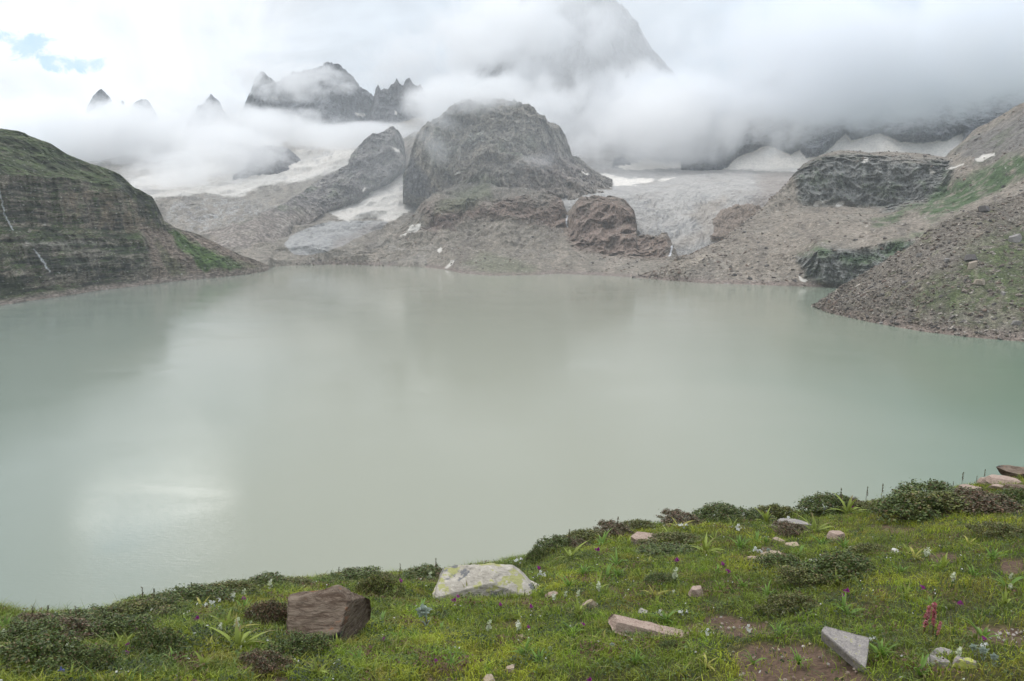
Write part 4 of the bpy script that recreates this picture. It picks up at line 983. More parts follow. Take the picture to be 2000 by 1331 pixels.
def stone(name, cx, by, wpx, hpx, mat, label, planes=None, seed=1, depth=1.0, yaw=0.0, tilt=0.0, sink=.2, rough=.10, lm=None, tilty=0.0, cat='stone'):
    p, D = place(cx, by)
    w = wpx * D / F * 1.05; hh = hpx * D / F
    dims = (w / 2, w / 2 * depth, hh * .62)
    v = stone_shape(planes or rnd_planes(seed), dims, seed, rough)
    o = mesh_np(name, v, SF, mat, True)
    az = math.atan2(p[0], p[1])
    o.rotation_euler = (R(tilt), R(tilty), -az + R(yaw))
    o.location = p + np.array((math.sin(az), math.cos(az), 0)) * dims[1] * .6 + np.array((0, 0, dims[2] * (1 - sink) * .55))
    tag(o, label, cat)
    if lm: LAND.append((cx, by - hpx * .4, lm))
    return o
stone('boulder', 632, 1254, 180, 116, S_red, 'dark reddish banded block with a flat slanting face, biggest in the turf', planes=[((-.1, -.62, .78), .5), ((.93, -.32, .05), .62), ((-1, -.05, .05), .72), ((0, 1, .1), .7), ((0, 0, -1), .6), ((-.2, .3, 1), .74), ((.1, -1, .0), .8), ((.6, .2, .8), .82)],
      seed=3, depth=.95, yaw=-6, sink=.55, rough=.085, lm='dark reddish block', cat='boulder')
stone('boulder', 955, 1166, 170, 70, S_pale, 'pale cream boulder with yellow lichen at the edge of the bank', planes=[((-.38, -.3, .87), .52), ((.5, -.45, .74), .62), ((.8, .1, .4), .82), ((0, -1, .2), .75), ((-1, 0, .2), 1.15), ((0, 1, .3), .8), ((0, 0, -1), .4), ((0, .1, 1), .62)],
      seed=5, depth=.6, sink=.4, rough=.08, lm='pale lichened boulder', cat='boulder')
stone('stone', 1255, 1066, 54, 20, S_pink, 'flat pinkish stone near the bank edge beside strappy leaves', seed=11, depth=.6, tilt=12, lm='flat pinkish stone')
stone('stone', 1268, 1250, 145, 34, S_pink, 'long low reddish slab half sunk in the grass', planes=[((0, 0, 1), .42), ((0, -1, .3), .5), ((-1, -.2, .1), .95), ((1, -.2, .2), .95), ((0, 1, .2), .55), ((0, 0, -1), .4)], seed=12, depth=.38, yaw=-8, tilt=6, tilty=5, lm='long reddish slab')
stone('stone', 1652, 1310, 108, 62, S_grey, 'grey pointed flat stone tipped beside bare soil', planes=[((0, -.05, 1), .3), ((.1, 1, 0), .6), ((.98, -.05, 0), .62), ((-.66, -.75, 0), .22), ((-1, .35, 0), .95), ((0, 0, -1), .3)], seed=13, depth=.9, tilt=22, sink=-.2, rough=.035, lm='grey pointed stone')
stone('stone', 1840, 1290, 40, 22, S_grey, 'small grey stone, hindmost of the little heap right of the grey pointed stone', seed=14, depth=.7)
stone('stone', 1836, 1306, 44, 20, S_grey, 'low grey stone, front left one of the little heap right of the grey pointed stone', seed=15, depth=.6, lm='little grey stone heap')
stone('stone', 1888, 1306, 40, 20, stone_mat('lichened_grey_stone', (.22, .19, .175), (.30, .26, .24), 16, (.42, .44, .09), .75, bump=.004), 'yellow-spotted stone at the right end of the little grey heap', seed=16, depth=.6)
stone('stone', 1549, 1034, 58, 18, S_grey, 'pale grey flat stone below the crest shrubs', seed=17, depth=.5, lm='pale grey flat stone')
stone('stone', 1637, 1056, 28, 18, S_pink, 'small angular reddish stone behind the grassy middle of the right bank', seed=18, lm='small angular reddish stone')
stone('stone', 1360, 1166, 28, 20, S_pink, 'small beige pink stone alone in the turf, squarish', seed=19, lm='small squarish beige stone')
stone('stone', 1589, 1110, 24, 22, S_grey, 'small upright greyish stone beside a dark low shrub', seed=20, depth=.6, lm='small upright greyish stone')
stone('stone', 1152, 1192, 28, 24, S_tan, 'small tan wedge of stone slanting out of the grass', seed=21, tilty=-30, depth=.5, lm='tan wedge of stone')
stone('stone', 996, 1314, 24, 12, S_tan, 'small sand coloured stone low in the front turf', seed=22, lm='small sand coloured stone')
stone('stone', 955, 1336, 30, 10, S_tan, 'flat brownish stone peeking out at the very front of the turf', seed=23)
stone('stone', 1255, 1204, 22, 11, S_grey, 'tiny bluish grey stone behind the long reddish slab', seed=24)
stone('stone', 1078, 1168, 26, 9, S_pink, 'low pinkish stone lying right of the pale lichened boulder', seed=25)
stone('stone', 1020, 1250, 18, 8, S_tan, 'little orange stone right of centre in front of the pale boulder', seed=26)
stone('stone', 1748, 1081, 17, 6, S_white, 'small bright white stone in the right turf', seed=27, lm='small bright white stone')
stone('stone', 1548, 1074, 26, 12, S_tan, 'light tan stone lying above the stony gap, right one', seed=28)
stone('stone', 1512, 1090, 36, 8, S_tan, 'flat yellowish stone in front of the stony gap', seed=29, lm='flat yellowish stone')
stone('stone', 1480, 1098, 40, 9, S_pink, 'thin reddish slab left of the flat yellowish stone', seed=30, depth=.4)
stone('stone', 1520, 1062, 20, 10, S_pink, 'small brownish stone left of the light tan stone', seed=31)
for k, (cx, by, w, hh, m, lb) in enumerate([(1985, 935, 70, 16, S_red, 'topmost dark red slab on the rocky crest at the right edge'), (1965, 948, 60, 12, S_pink, 'pinkish slab under the topmost dark red slab'), (1935, 948, 34, 12, S_pink, 'small broken stone left of the crest slabs'),
                                       (1895, 962, 38, 11, S_pink, 'pale reddish stone where the crest slabs begin'), (1868, 964, 26, 8, S_grey, 'small light stone at the left start of the crest slabs'), (1990, 962, 42, 11, S_red, 'dark slab in front of the crest slabs at the frame edge'), (1952, 958, 30, 9, S_pink, 'flat crumbling stone between the pinkish slab and the dark slab')]):
    stone('stone', cx, by, w, hh, m, lb, seed=40 + k, depth=.7, sink=.05, lm='rocky crest' if k == 1 else None)
# gravel in the bare soil
pts = []
for poly in SOIL[:2] + SOIL[8:11]:
    poly = np.array(poly); q = rng.uniform(poly.min(0), poly.max(0), (60, 2)); s = poly_sd(q[:, 0], q[:, 1], poly); pts += [t for t in q[s > 1]]
pts = [place(a, b)[0] for a, b in pts]
gn = len(pts); gs = rng.uniform(.003, .010, gn)
gv = IV[None] * rng.uniform(.7, 1.2, (gn, 12, 1)) * gs[:, None, None] * np.array((1, 1, .6)) + np.array(pts)[:, None, :]
gc = np.array([(.42, .38, .34), (.25, .18, .15), (.33, .27, .22)])[rng.choice(3, gn)]
tag(mesh_np('gravel', gv.reshape(-1, 3), (IF[None] + (np.arange(gn) * 12)[:, None, None]).reshape(-1, 3), M_near, False, {'tint': np.repeat(gc, 12, 0)}), 'little pale pebbles on the bare brown soil', 'pebbles', None, 'stuff')

# boulders that stand out on the far slopes
def far_boulder(G, GX, GY, px, py, w, mat, label, seed, flat=.6):
    i = np.argmin((GX - px) ** 2 + (GY - py) ** 2 + (G[..., 2] < 0) * 1e6); p = G.reshape(-1, 3)[i]
    D = math.hypot(p[0], p[1]); r = w * D / F / 2
    v = stone_shape(rnd_planes(seed, flat), (r, r * .8, r * .75), seed, .06)
    o = mesh_np('boulder', v[:], SF, mat, True); o.location = p + np.array((0, 0, r * .2)); o.rotation_euler = (0, R(rng.uniform(-20, 20)), rng.uniform(0, 6))
    tag(o, label, 'boulder', 'boulders on the near scree slope')
B_tan = land_mat('tan_boulder', .5, .4, .3); 
def flatcol(name, c):
    m = stone_mat(name, tuple(x * .85 for x in c), c, .9, None, 0, (1, 1, 1), .25); return m
B1, B2, B3 = flatcol('tan_block', (.36, .30, .24)), flatcol('grey_block', (.27, .25, .235)), flatcol('dark_block', (.15, .135, .13))
for k, (x, y, w, m, lb) in enumerate([(1899, 520, 21, B1, 'tan boulder, upper of the two big ones on the right slope'), (1912, 554, 18, B1, 'rounded sandy boulder below the tan one on the right slope'), (1894, 507, 22, B3, 'dark flat boulder just above the tan one'),
                                 (1767, 553, 11, B2, 'lone grey boulder on the left half of the right slope'), (1982, 470, 22, B2, 'large grey boulder high at the right frame edge'), (1986, 633, 15, B2, 'grey boulder near the water at the right frame edge'),
                                 (1921, 412, 22, B3, 'reddish dark boulder cluster top at the brow of the right slope'), (1850, 510, 12, B2, 'grey boulder left of the dark flat one'), (1795, 500, 13, B2, 'grey boulder near the brow of the right slope'),
                                 (1960, 575, 10, B2, 'small grey boulder in the green part of the right slope'), (1660, 625, 9, B3, 'small dark boulder at the tip of the right slope'), (1720, 640, 10, B2, 'small boulder at the waterline of the right slope')]):
    far_boulder(RS['P'], RS['PX'], RS['PY'], x, y, w, m, lb, 60 + k)

# ------------------------------------------------------------------ plants
leaf_mat = bpy.data.materials.new('shrub_leaves'); leafy(leaf_mat, .45, .2, .4)
wide_mat = bpy.data.materials.new('strap_leaves'); leafy(wide_mat, .5, .35, .3)
petal_mat = bpy.data.materials.new('petals'); leafy(petal_mat, .7, .3, .1)
twig_mat = bpy.data.materials.new('twigs'); leafy(twig_mat, .9, .0, .1)
def tubes(paths, r0, r1, col, sides=4):
    V, Fc, C = [], [], []
    for p in paths:
        p = np.array(p, float); b = sum(len(x) for x in V); m = len(p); ring = []
        for i in range(m):
            d = p[min(i + 1, m - 1)] - p[max(i - 1, 0)]; d /= np.linalg.norm(d) + 1e-9
            s = np.cross(d, (0.3, 0.9, .1)); s /= np.linalg.norm(s) + 1e-9; t = np.cross(d, s); r = r0 + (r1 - r0) * i / max(m - 1, 1)
            a = np.arange(sides) * 2 * math.pi / sides
            ring.append(p[i] + (np.cos(a)[:, None] * s + np.sin(a)[:, None] * t) * r)
        V.append(np.concatenate(ring)); C.append(np.ones((m * sides, 3)) * np.array(col))
        for i in range(m - 1):
            for j in range(sides):
                a0, a1 = b + i * sides + j, b + i * sides + (j + 1) % sides
                Fc.append((a0, a1, a1 + sides, a0 + sides))
    return np.concatenate(V), np.array(Fc), np.concatenate(C)
def thing(name, label, cat, loc, rotz=0, group=None, scale=1.0):
    o = bpy.data.objects.new(name, None); COL.objects.link(o); o.empty_display_size = .05
    o.location = loc; o.rotation_euler = (0, 0, rotz); o.scale = (scale,) * 3 if np.isscalar(scale) else scale
    tag(o, label, cat, group); return o
def part(name, V, Fc, mat, col, parent, smooth=False):
    return mesh_np(name, V, Fc, mat, smooth, {'tint': col}, parent=parent)

def shrub_proto(seed, tone, nleaf=5200):
    """unit shrub: 1 wide, .36 high, small oval leaves in clumps over a low dome"""
    r = np.random.default_rng(seed)
    root = thing('shrub', '', 'shrub', (0, 0, -50), 0, 'dwarf shrubs on the bank')
    nc = 150
    a = r.uniform(0, 6.28, nc); rad = np.sqrt(r.random(nc)) * .47
    lob = 1 + .22 * np.sin(a * 2 + seed) + .15 * np.sin(a * 3 + seed * 2)
    cx, cy = np.cos(a) * rad * lob, np.sin(a) * rad * lob
    hz = .34 * np.sqrt(np.clip(1 - (rad / .5) ** 2, 0, 1)) * r.uniform(.72, 1.08, nc) + .02
    hz = np.where(r.random(nc) < .35, hz * r.uniform(.3, .8, nc), hz)
    cl = r.integers(0, nc, nleaf)
    off = r.normal(size=(nleaf, 3)) * np.array((.035, .035, .026))
    P = np.stack([cx[cl], cy[cl], hz[cl]], -1) + off
    P[:, 2] = np.maximum(P[:, 2], .005)
    n = r.normal(size=(nleaf, 3)) * .6 + np.array((0, 0, .8)) + off * 12; n /= np.linalg.norm(n, axis=1)[:, None]
    t = np.cross(n, r.normal(size=(nleaf, 3))); t /= np.linalg.norm(t, axis=1)[:, None]; b = np.cross(n, t)
    L = r.uniform(.028, .052, nleaf)[:, None]; Wd = L * .5
    V = np.stack([P - t * L * .5, P + b * Wd * .5, P + t * L * .5 + n * L * .12, P - b * Wd * .5], 1)
    Fc = np.arange(nleaf * 4).reshape(-1, 4)
    tones = dict(dark=[(.034, .052, .018), (.052, .075, .022), (.075, .09, .03), (.075, .055, .03)], olive=[(.05, .065, .02), (.075, .085, .025), (.06, .055, .028), (.10, .08, .035)], brown=[(.07, .05, .035), (.05, .05, .028), (.10, .06, .045), (.045, .055, .025)])[tone]
    c = np.array(tones)[r.choice(4, nleaf, p=[.35, .33, .2, .12])] * r.uniform(.7, 2.4, (nleaf, 1)) * C3(1.35, 1.3, 1.1)
    part('foliage', V.reshape(-1, 3), Fc, leaf_mat, np.repeat(c, 4, 0), root)
    paths = []
    for k in range(46):
        i = r.integers(0, nc); e = np.array((cx[i], cy[i], hz[i] * 1.05)); s = np.array((cx[i] * .2 + r.normal() * .03, cy[i] * .2 + r.normal() * .03, 0))
        paths.append([s, (s + e) / 2 + r.normal(size=3) * .02, e])
    V, Fc, C = tubes(paths, .006, .0025, (.10, .075, .06), 4)
    part('twigs', V, Fc, twig_mat, C, root)
    return root
protos = {('dark', 0): shrub_proto(301, 'dark'), ('dark', 1): shrub_proto(302, 'dark'), ('olive', 0): shrub_proto(303, 'olive'), ('olive', 1): shrub_proto(304, 'olive'), ('brown', 0): shrub_proto(305, 'brown')}
used = set()
PLANTS = []
def new_from(key, protos):
    p = protos[key]
    if key in used: return copy_tree(p)
    used.add(key); return p
def put_shrub(cx, by, w, hpx, tone, var=0):
    p, D = place(cx, by - hpx * .25)
    s = w * D / F
    o = new_from((tone, var), protos)
    az = math.atan2(p[0], p[1])
    k = hpx * D / F / (.36 * s) * .85
    o.location = p - np.array((0, 0, .012)); o.scale = (s * 1.05, s * .75, s * k); o.rotation_euler = (0, 0, -az + rng.uniform(-.5, .5))
    PLANTS.append((o, cx, by - hpx * .4, {'dark': 'dark green dwarf shrub', 'olive': 'olive green dwarf shrub', 'brown': 'brownish dwarf shrub'}[tone]))
for a in [(60, 1232, 110, 34, 'brown', 0), (150, 1226, 130, 36, 'dark', 0), (30, 1270, 120, 44, 'dark', 1), (120, 1262, 130, 46, 'brown', 0), (55, 1331, 170, 70, 'dark', 0), (150, 1331, 110, 60, 'dark', 1), (215, 1262, 130, 50, 'dark', 1), (300, 1300, 110, 62, 'dark', 0),
          (245, 1222, 130, 40, 'olive', 0), (300, 1206, 110, 34, 'dark', 0), (370, 1192, 130, 42, 'dark', 1), (445, 1172, 110, 32, 'olive', 1), (510, 1158, 100, 30, 'dark', 0), (575, 1150, 90, 24, 'olive', 1), (525, 1240, 90, 66, 'brown', 0), (575, 1300, 120, 58, 'dark', 1),
          (515, 1326, 110, 52, 'brown', 0), (680, 1142, 120, 34, 'dark', 1), (740, 1185, 90, 60, 'olive', 0), (730, 1150, 100, 26, 'olive', 1), (820, 1142, 110, 30, 'dark', 0), (860, 1140, 90, 26, 'brown', 0), (1050, 1106, 50, 34, 'dark', 0), (1085, 1085, 90, 36, 'dark', 1), (1140, 1070, 100, 34, 'olive', 0),
          (1125, 1078, 70, 26, 'brown', 0), (1200, 1056, 90, 34, 'brown', 0), (1245, 1044, 80, 26, 'olive', 1), (1330, 1024, 100, 32, 'brown', 0), (1400, 1020, 110, 38, 'dark', 0), (1460, 1018, 100, 30, 'dark', 1), (1520, 1012, 80, 34, 'olive', 0), (1618, 1004, 115, 40, 'dark', 0), (1660, 1000, 60, 26, 'brown', 0),
          (1320, 1072, 110, 28, 'olive', 1), (1300, 1090, 120, 24, 'dark', 1), (1290, 1150, 70, 30, 'dark', 0), (1545, 1050, 80, 26, 'brown', 0), (1530, 1130, 110, 44, 'dark', 1), (1640, 1150, 150, 60, 'dark', 0), (1580, 1160, 120, 44, 'olive', 0), (1550, 1210, 110, 44, 'olive', 1), (1820, 1000, 130, 50, 'dark', 1),
          (1790, 1030, 150, 56, 'dark', 0), (1860, 1022, 150, 50, 'olive', 0), (1930, 1010, 130, 40, 'brown', 0), (1740, 1010, 90, 26, 'olive', 1), (1960, 1060, 90, 30, 'olive', 1), (1310, 1284, 60, 34, 'dark', 1), (1700, 1090, 80, 26, 'olive', 0), (690, 1215, 60, 46, 'brown', 0), (1990, 1000, 80, 36, 'dark', 0)]:
    put_shrub(*a)

def strap_proto(seed, tone, nl, spread):
    r = np.random.default_rng(seed)
    root = thing('strap_leaf_plant', '', 'plant', (0, 0, -50), 0, 'strap-leaved plants in the turf')
    c0 = {'lime': (.27, .33, .06), 'green': (.16, .27, .045), 'yellow': (.36, .34, .08)}[tone]
    for k in range(nl):
        a = k * 6.28 / nl + r.uniform(-.9, .9); L = r.uniform(.5, 1.15); el = R(r.uniform(48, 88)) if spread < .8 else R(r.uniform(30, 80)); w = r.uniform(.08, .13)
        m = 6; x = 0.02; z = 0; pts = []; e = el
        for i in range(m):
            pts.append((x, z)); x += math.cos(e) * L / (m - 1); z += math.sin(e) * L / (m - 1); e -= r.uniform(.12, .34)
        ca, sa = math.cos(a), math.sin(a); V = []; tw = r.uniform(-.4, .4)
        for i, (x, z) in enumerate(pts):
            ww = w * math.sin(math.pi * (.18 + .82 * i / (m - 1)) ** .8) if i < m - 1 else .004
            for s in (-1, 0, 1):
                yy = s * ww * .5; zz = z + abs(s) * ww * .22 + s * tw * ww * .3
                V.append((x * ca - yy * sa, x * sa + yy * ca, zz))
        Fc = []
        for i in range(m - 1):
            for j in range(2): q = i * 3 + j; Fc.append((q, q + 1, q + 4, q + 3))
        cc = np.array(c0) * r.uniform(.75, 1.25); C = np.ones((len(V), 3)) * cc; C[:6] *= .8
        if r.random() < .3: C[-6:] = (.24, .19, .08)
        part('leaf', V, np.array(Fc), wide_mat, C, root, True)
    return root
straps = {('lime', 0): strap_proto(401, 'lime', 9, .6), ('lime', 1): strap_proto(402, 'lime', 13, .9), ('green', 0): strap_proto(403, 'green', 9, .6), ('green', 1): strap_proto(404, 'green', 14, .5), ('yellow', 0): strap_proto(405, 'yellow', 8, .9)}
def put_strap(cx, by, w, tone, var=0):
    p, D = place(cx, by); s = w * D / F * .98
    o = new_from((tone, var), straps); o.location = p; o.scale = (s,) * 3; o.rotation_euler = (rng.uniform(-.15, .15), rng.uniform(-.15, .15), rng.uniform(0, 6.28))
    PLANTS.append((o, cx, by, {'lime': 'lime green strap-leaved plant', 'green': 'grass green strap-leaved plant', 'yellow': 'yellowish strap-leaved plant'}[tone]))
for a in [(465, 1274, 82, 'lime', 1), (445, 1234, 56, 'lime', 0), (398, 1310, 52, 'lime', 0), (240, 1274, 46, 'lime', 0), (340, 1300, 40, 'green', 0), (410, 1262, 36, 'yellow', 0), (8, 1222, 40, 'green', 1), (98, 1258, 40, 'green', 0), (140, 1336, 44, 'lime', 0), (15, 1290, 46, 'lime', 1), (350, 1180, 34, 'yellow', 0),
          (395, 1192, 44, 'yellow', 0), (1177, 1068, 44, 'green', 0), (1205, 1066, 30, 'lime', 0), (1226, 1070, 34, 'lime', 0), (1114, 1094, 54, 'lime', 1), (1206, 1108, 40, 'green', 0), (1138, 1126, 38, 'green', 1), (1112, 1150, 44, 'green', 1), (1184, 1134, 44, 'green', 0), (1170, 1156, 42, 'lime', 0), (1269, 1102, 30, 'yellow', 0),
          (1308, 1052, 40, 'lime', 1), (1325, 1036, 44, 'yellow', 0), (1300, 1218, 52, 'green', 0), (1054, 1300, 52, 'green', 1), (1353, 1278, 36, 'lime', 0), (1378, 1306, 50, 'yellow', 0), (1395, 1060, 32, 'lime', 0), (1376, 1082, 52, 'lime', 1), (1430, 1034, 30, 'lime', 0), (1497, 1022, 42, 'lime', 0), (1446, 1074, 42, 'green', 1),
          (1590, 1044, 54, 'lime', 1), (1565, 1116, 44, 'green', 1), (1612, 1118, 44, 'yellow', 0), (1606, 1068, 36, 'green', 0), (1655, 1006, 54, 'lime', 1), (1668, 1118, 48, 'lime', 0), (1892, 1066, 32, 'yellow', 0), (1840, 1116, 46, 'lime', 0), (1648, 1074, 38, 'green', 1), (1770, 1172, 34, 'lime', 0), (1655, 1206, 44, 'green', 0),
          (1716, 1286, 52, 'green', 0), (1795, 1322, 54, 'green', 0), (1962, 1184, 36, 'lime', 0), (775, 1202, 36, 'lime', 0), (822, 1204, 46, 'green', 0), (912, 1168, 36, 'lime', 0), (1025, 1284, 56, 'green', 1), (660, 1272, 46, 'lime', 0), (745, 1222, 38, 'green', 0), (860, 1240, 36, 'green', 0), (1450, 1150, 36, 'green', 1),
          (1500, 1165, 34, 'green', 0), (1240, 1300, 44, 'green', 1), (1520, 1245, 40, 'green', 1), (1560, 1300, 44, 'green', 1), (1470, 1300, 34, 'green', 0), (880, 1310, 46, 'green', 1), (700, 1300, 44, 'green', 1), (620, 1320, 50, 'lime', 1), (1120, 1240, 38, 'green', 0), (1400, 1125, 34, 'green', 1), (1900, 1130, 36, 'green', 1), (1760, 1120, 34, 'green', 0), (1820, 1190, 34, 'green', 1)]:
    put_strap(*a)

for k in range(38):
    x = rng.uniform(10, 1990); y = rng.uniform(np.interp(x, CREST[:, 0], CREST[:, 1]) + 22, 1325)
    if soil_mask(np.array([x]), np.array([y]))[0] > -6 or (540 < x < 720 and y > 1140) or (850 < x < 1060 and y < 1175): continue
    put_strap(x, y, rng.uniform(28, 52) * (.75 + .35 * (y - 1000) / 330), ['green', 'green', 'lime', 'yellow'][k % 4], 0 if k % 4 == 3 else k % 2)
def blossoms(r, cen, n, size, cols):
    """small five-petalled blossoms"""
    V, Fc, C = [], [], []
    for k in range(n):
        c = cen(k); nn = r.normal(size=3) + np.array((0, -.3, .4)); nn /= np.linalg.norm(nn); t = np.cross(nn, (.2, .5, .8)); t /= np.linalg.norm(t); b = np.cross(nn, t); s = size * r.uniform(.75, 1.2); cc = np.array(cols[r.integers(len(cols))]) * r.uniform(.85, 1.1)
        for q in range(5):
            a = q * 1.2566; d = math.cos(a) * t + math.sin(a) * b; e = -math.sin(a) * t + math.cos(a) * b; i = len(V)
            V += [c, c + d * s * .6 + e * s * .32, c + d * s + nn * s * .15, c + d * s * .6 - e * s * .32]; Fc.append((i, i + 1, i + 2, i + 3)); C += [cc * .8, cc, cc, cc]
    return np.array(V), np.array(Fc), np.array(C)
def flower_proto(kind, seed):
    r = np.random.default_rng(seed)
    names = {'white': ('white_flower', 'flower', 'white flower spikes'), 'purple': ('purple_flower', 'flower', 'magenta flowers'), 'pink': ('pink_flower', 'flower', 'pink flower spikes'), 'blue': ('blue_flower', 'flower', None), 'small': ('small_white_flower', 'flower', 'small white blossoms'),
             'silver': ('silvery_flower', 'flower', 'silvery woolly flowers'), 'stalk': ('seed_stalk', 'seed stalk', 'dry seed stalks along the edge')}[kind]
    root = thing(names[0], '', names[1], (0, 0, -50), 0, names[2])
    ln = r.uniform(-.12, .12)
    top = {'white': 1.0, 'purple': .9, 'pink': 1.0, 'blue': .8, 'small': .5, 'silver': .9, 'stalk': 1.0}[kind]
    path = [(0, 0, -.25), (ln * .3, 0, top * .4), (ln, 0, top)]
    V, Fc, C = tubes([path], .022 if kind != 'stalk' else .012, .012 if kind != 'stalk' else .008, {'pink': (.16, .06, .05), 'stalk': (.12, .09, .05)}.get(kind, (.10, .13, .045)))
    part('stem', V, Fc, wide_mat, C, root)
    if kind in ('white', 'purple', 'blue', 'silver'):
        Vl, Fl, Cl = [], [], []
        for k in range(7):
            a = k * 2.4; z = .08 + k * .055; L = .34; i = len(Vl)
            d = np.array((math.cos(a), math.sin(a), .8)); e = np.array((-math.sin(a), math.cos(a), 0)) * .035
            b0 = np.array((0, 0, z)); Vl += [b0 - e, b0 + e, b0 + d * L * .6 + e, b0 + d * L]; Fl.append((i, i + 1, i + 2, i + 3)); Cl += [(.08, .12, .035)] * 4 if kind != 'silver' else [(.22, .27, .22)] * 4
        part('leaves', np.array(Vl), np.array(Fl), wide_mat, np.array(Cl), root)
    W_ = [(.74, .76, .60), (.80, .80, .70), (.60, .66, .42)]; Pu = [(.36, .035, .30), (.45, .08, .38), (.28, .02, .22)]
    if kind == 'white': V, Fc, C = blossoms(r, lambda k: np.array((ln + r.normal() * .07, r.normal() * .07, .45 + .6 * (k / 20))), 20, .12, W_)
    elif kind == 'purple': V, Fc, C = blossoms(r, lambda k: np.array((ln, 0, .95)) + r.normal(size=3) * .10, 26, .13, Pu)
    elif kind == 'pink': V, Fc, C = blossoms(r, lambda k: np.array((ln * (.3 + .7 * k / 110) + r.normal() * .028, r.normal() * .028, .3 + .75 * (k / 110))), 110, .045, [(.58, .20, .22), (.68, .34, .34), (.46, .11, .14)])
    elif kind == 'blue': V, Fc, C = blossoms(r, lambda k: np.array((ln, 0, .85)) + r.normal(size=3) * .08, 12, .2, [(.16, .18, .60), (.25, .27, .7)])
    elif kind == 'small': V, Fc, C = blossoms(r, lambda k: np.array((r.normal() * .25, r.normal() * .25, .5 + r.normal() * .05)), 10, .14, [(.75, .76, .72), (.65, .68, .62)])
    elif kind == 'silver': V, Fc, C = blossoms(r, lambda k: np.array((ln + r.normal() * .08, r.normal() * .08, .92)), 8, .30, [(.42, .48, .40), (.34, .40, .34)])
    else: V, Fc, C = blossoms(r, lambda k: np.array((ln + r.normal() * .015, r.normal() * .015, .55 + .5 * (k / 18))), 18, .04, [(.16, .12, .07), (.11, .12, .06)])
    part('blossoms' if kind != 'stalk' else 'seed_head', V, Fc, petal_mat, C, root)
    return root
fl = {}
for kd, n in (('white', 3), ('purple', 3), ('pink', 2), ('blue', 1), ('small', 2), ('silver', 1), ('stalk', 2)):
    for k in range(n): fl[(kd, k)] = flower_proto(kd, 500 + 10 * len(fl) + k)
WORD = {'white': 'creamy white flower spike', 'purple': 'magenta flower head', 'pink': 'pink bottlebrush flower spike', 'blue': 'blue flower', 'small': 'patch of tiny white blossoms', 'silver': 'silvery grey woolly flower', 'stalk': 'thin dark seed stalk'}
def put_flower(kind, cx, ty, by, var=0, k=1.0):
    p, D = place(cx, by); s = max(by - ty, 8) * D / F * k * (.74 if kind in ('white', 'purple', 'silver') else 1.08)
    key = (kind, var % {'white': 3, 'purple': 3, 'pink': 2, 'blue': 1, 'small': 2, 'silver': 1, 'stalk': 2}[kind])
    o = new_from(key, fl); o.location = p; o.scale = (s,) * 3; o.rotation_euler = (rng.uniform(-.06, .06), rng.uniform(-.1, .1), rng.uniform(-.6, .6))
    PLANTS.append((o, cx, by, WORD[kind]))
k = 0
for x, y in [(112, 1250), (250, 1256), (262, 1263), (250, 1271), (253, 1183), (235, 1214), (266, 1225), (321, 1185), (328, 1267), (477, 1165), (498, 1189), (387, 1204), (782, 1130), (896, 1160), (888, 1167), (977, 1177), (1036, 1179), (750, 1243), (1033, 1221), (851, 1284), (1167, 1068), (1051, 1105), (1140, 1213), (1154, 1325),
             (1412, 1098), (1421, 1110), (1324, 1088), (1679, 1087), (1660, 984), (1656, 1150), (1644, 1160), (1801, 1144), (1874, 1175), (1920, 1245)]:
    put_flower('purple', x, y - 3, y + 20, k); k += 1
for x, t, b in [(98, 1267, 1300), (133, 1252, 1290), (144, 1254, 1292), (115, 1288, 1320), (95, 1297, 1326), (136, 1285, 1318), (116, 1308, 1332), (168, 1204, 1228), (200, 1212, 1236), (8, 1225, 1255), (433, 1210, 1242), (464, 1200, 1240), (492, 1182, 1216), (502, 1182, 1208), (490, 1210, 1232), (476, 1245, 1268), (472, 1257, 1280),
                (475, 1145, 1172), (454, 1148, 1180), (533, 1125, 1158), (954, 1201, 1242), (1012, 1198, 1244), (1131, 1146, 1172), (1104, 1149, 1172), (1080, 1148, 1180), (1171, 1126, 1162), (1317, 1100, 1142), (1314, 1146, 1165), (1267, 1046, 1068), (1776, 941, 980), (1805, 1062, 1098), (1865, 1114, 1144), (1972, 1117, 1138), (1972, 1138, 1160),
                (1874, 1259, 1295), (840, 1110, 1138), (700, 1132, 1152), (745, 1138, 1160), (590, 1128, 1150)]:
    put_flower('white', x, t, b, k); k += 1
for x, t, b in [(1803, 1190, 1240), (1822, 1188, 1240), (1829, 1218, 1250)]: put_flower('pink', x, t, b, k); k += 1
put_flower('blue', 121, 1312, 1334)
for x, y in [(193, 1226), (418, 1182), (445, 1174), (405, 1186), (430, 1168), (1330, 1030), (1440, 1035), (1745, 992), (1760, 988), (1730, 990), (1480, 1080), (1700, 1255), (1290, 1202), (1330, 1200), (1460, 1232), (1010, 1090), (1060, 1125), (1920, 1268), (1380, 1240), (1600, 1000), (1540, 1020)]:
    put_flower('small', x, y - 14, y + 8, k); k += 1
for x, t, b in [(834, 1166, 1232), (1198, 1250, 1274), (1900, 1255, 1285), (1920, 1262, 1296), (1940, 1275, 1305), (1075, 1258, 1280), (1520, 1080, 1096), (1500, 1068, 1086)]: put_flower('silver', x, t, b, k); k += 1
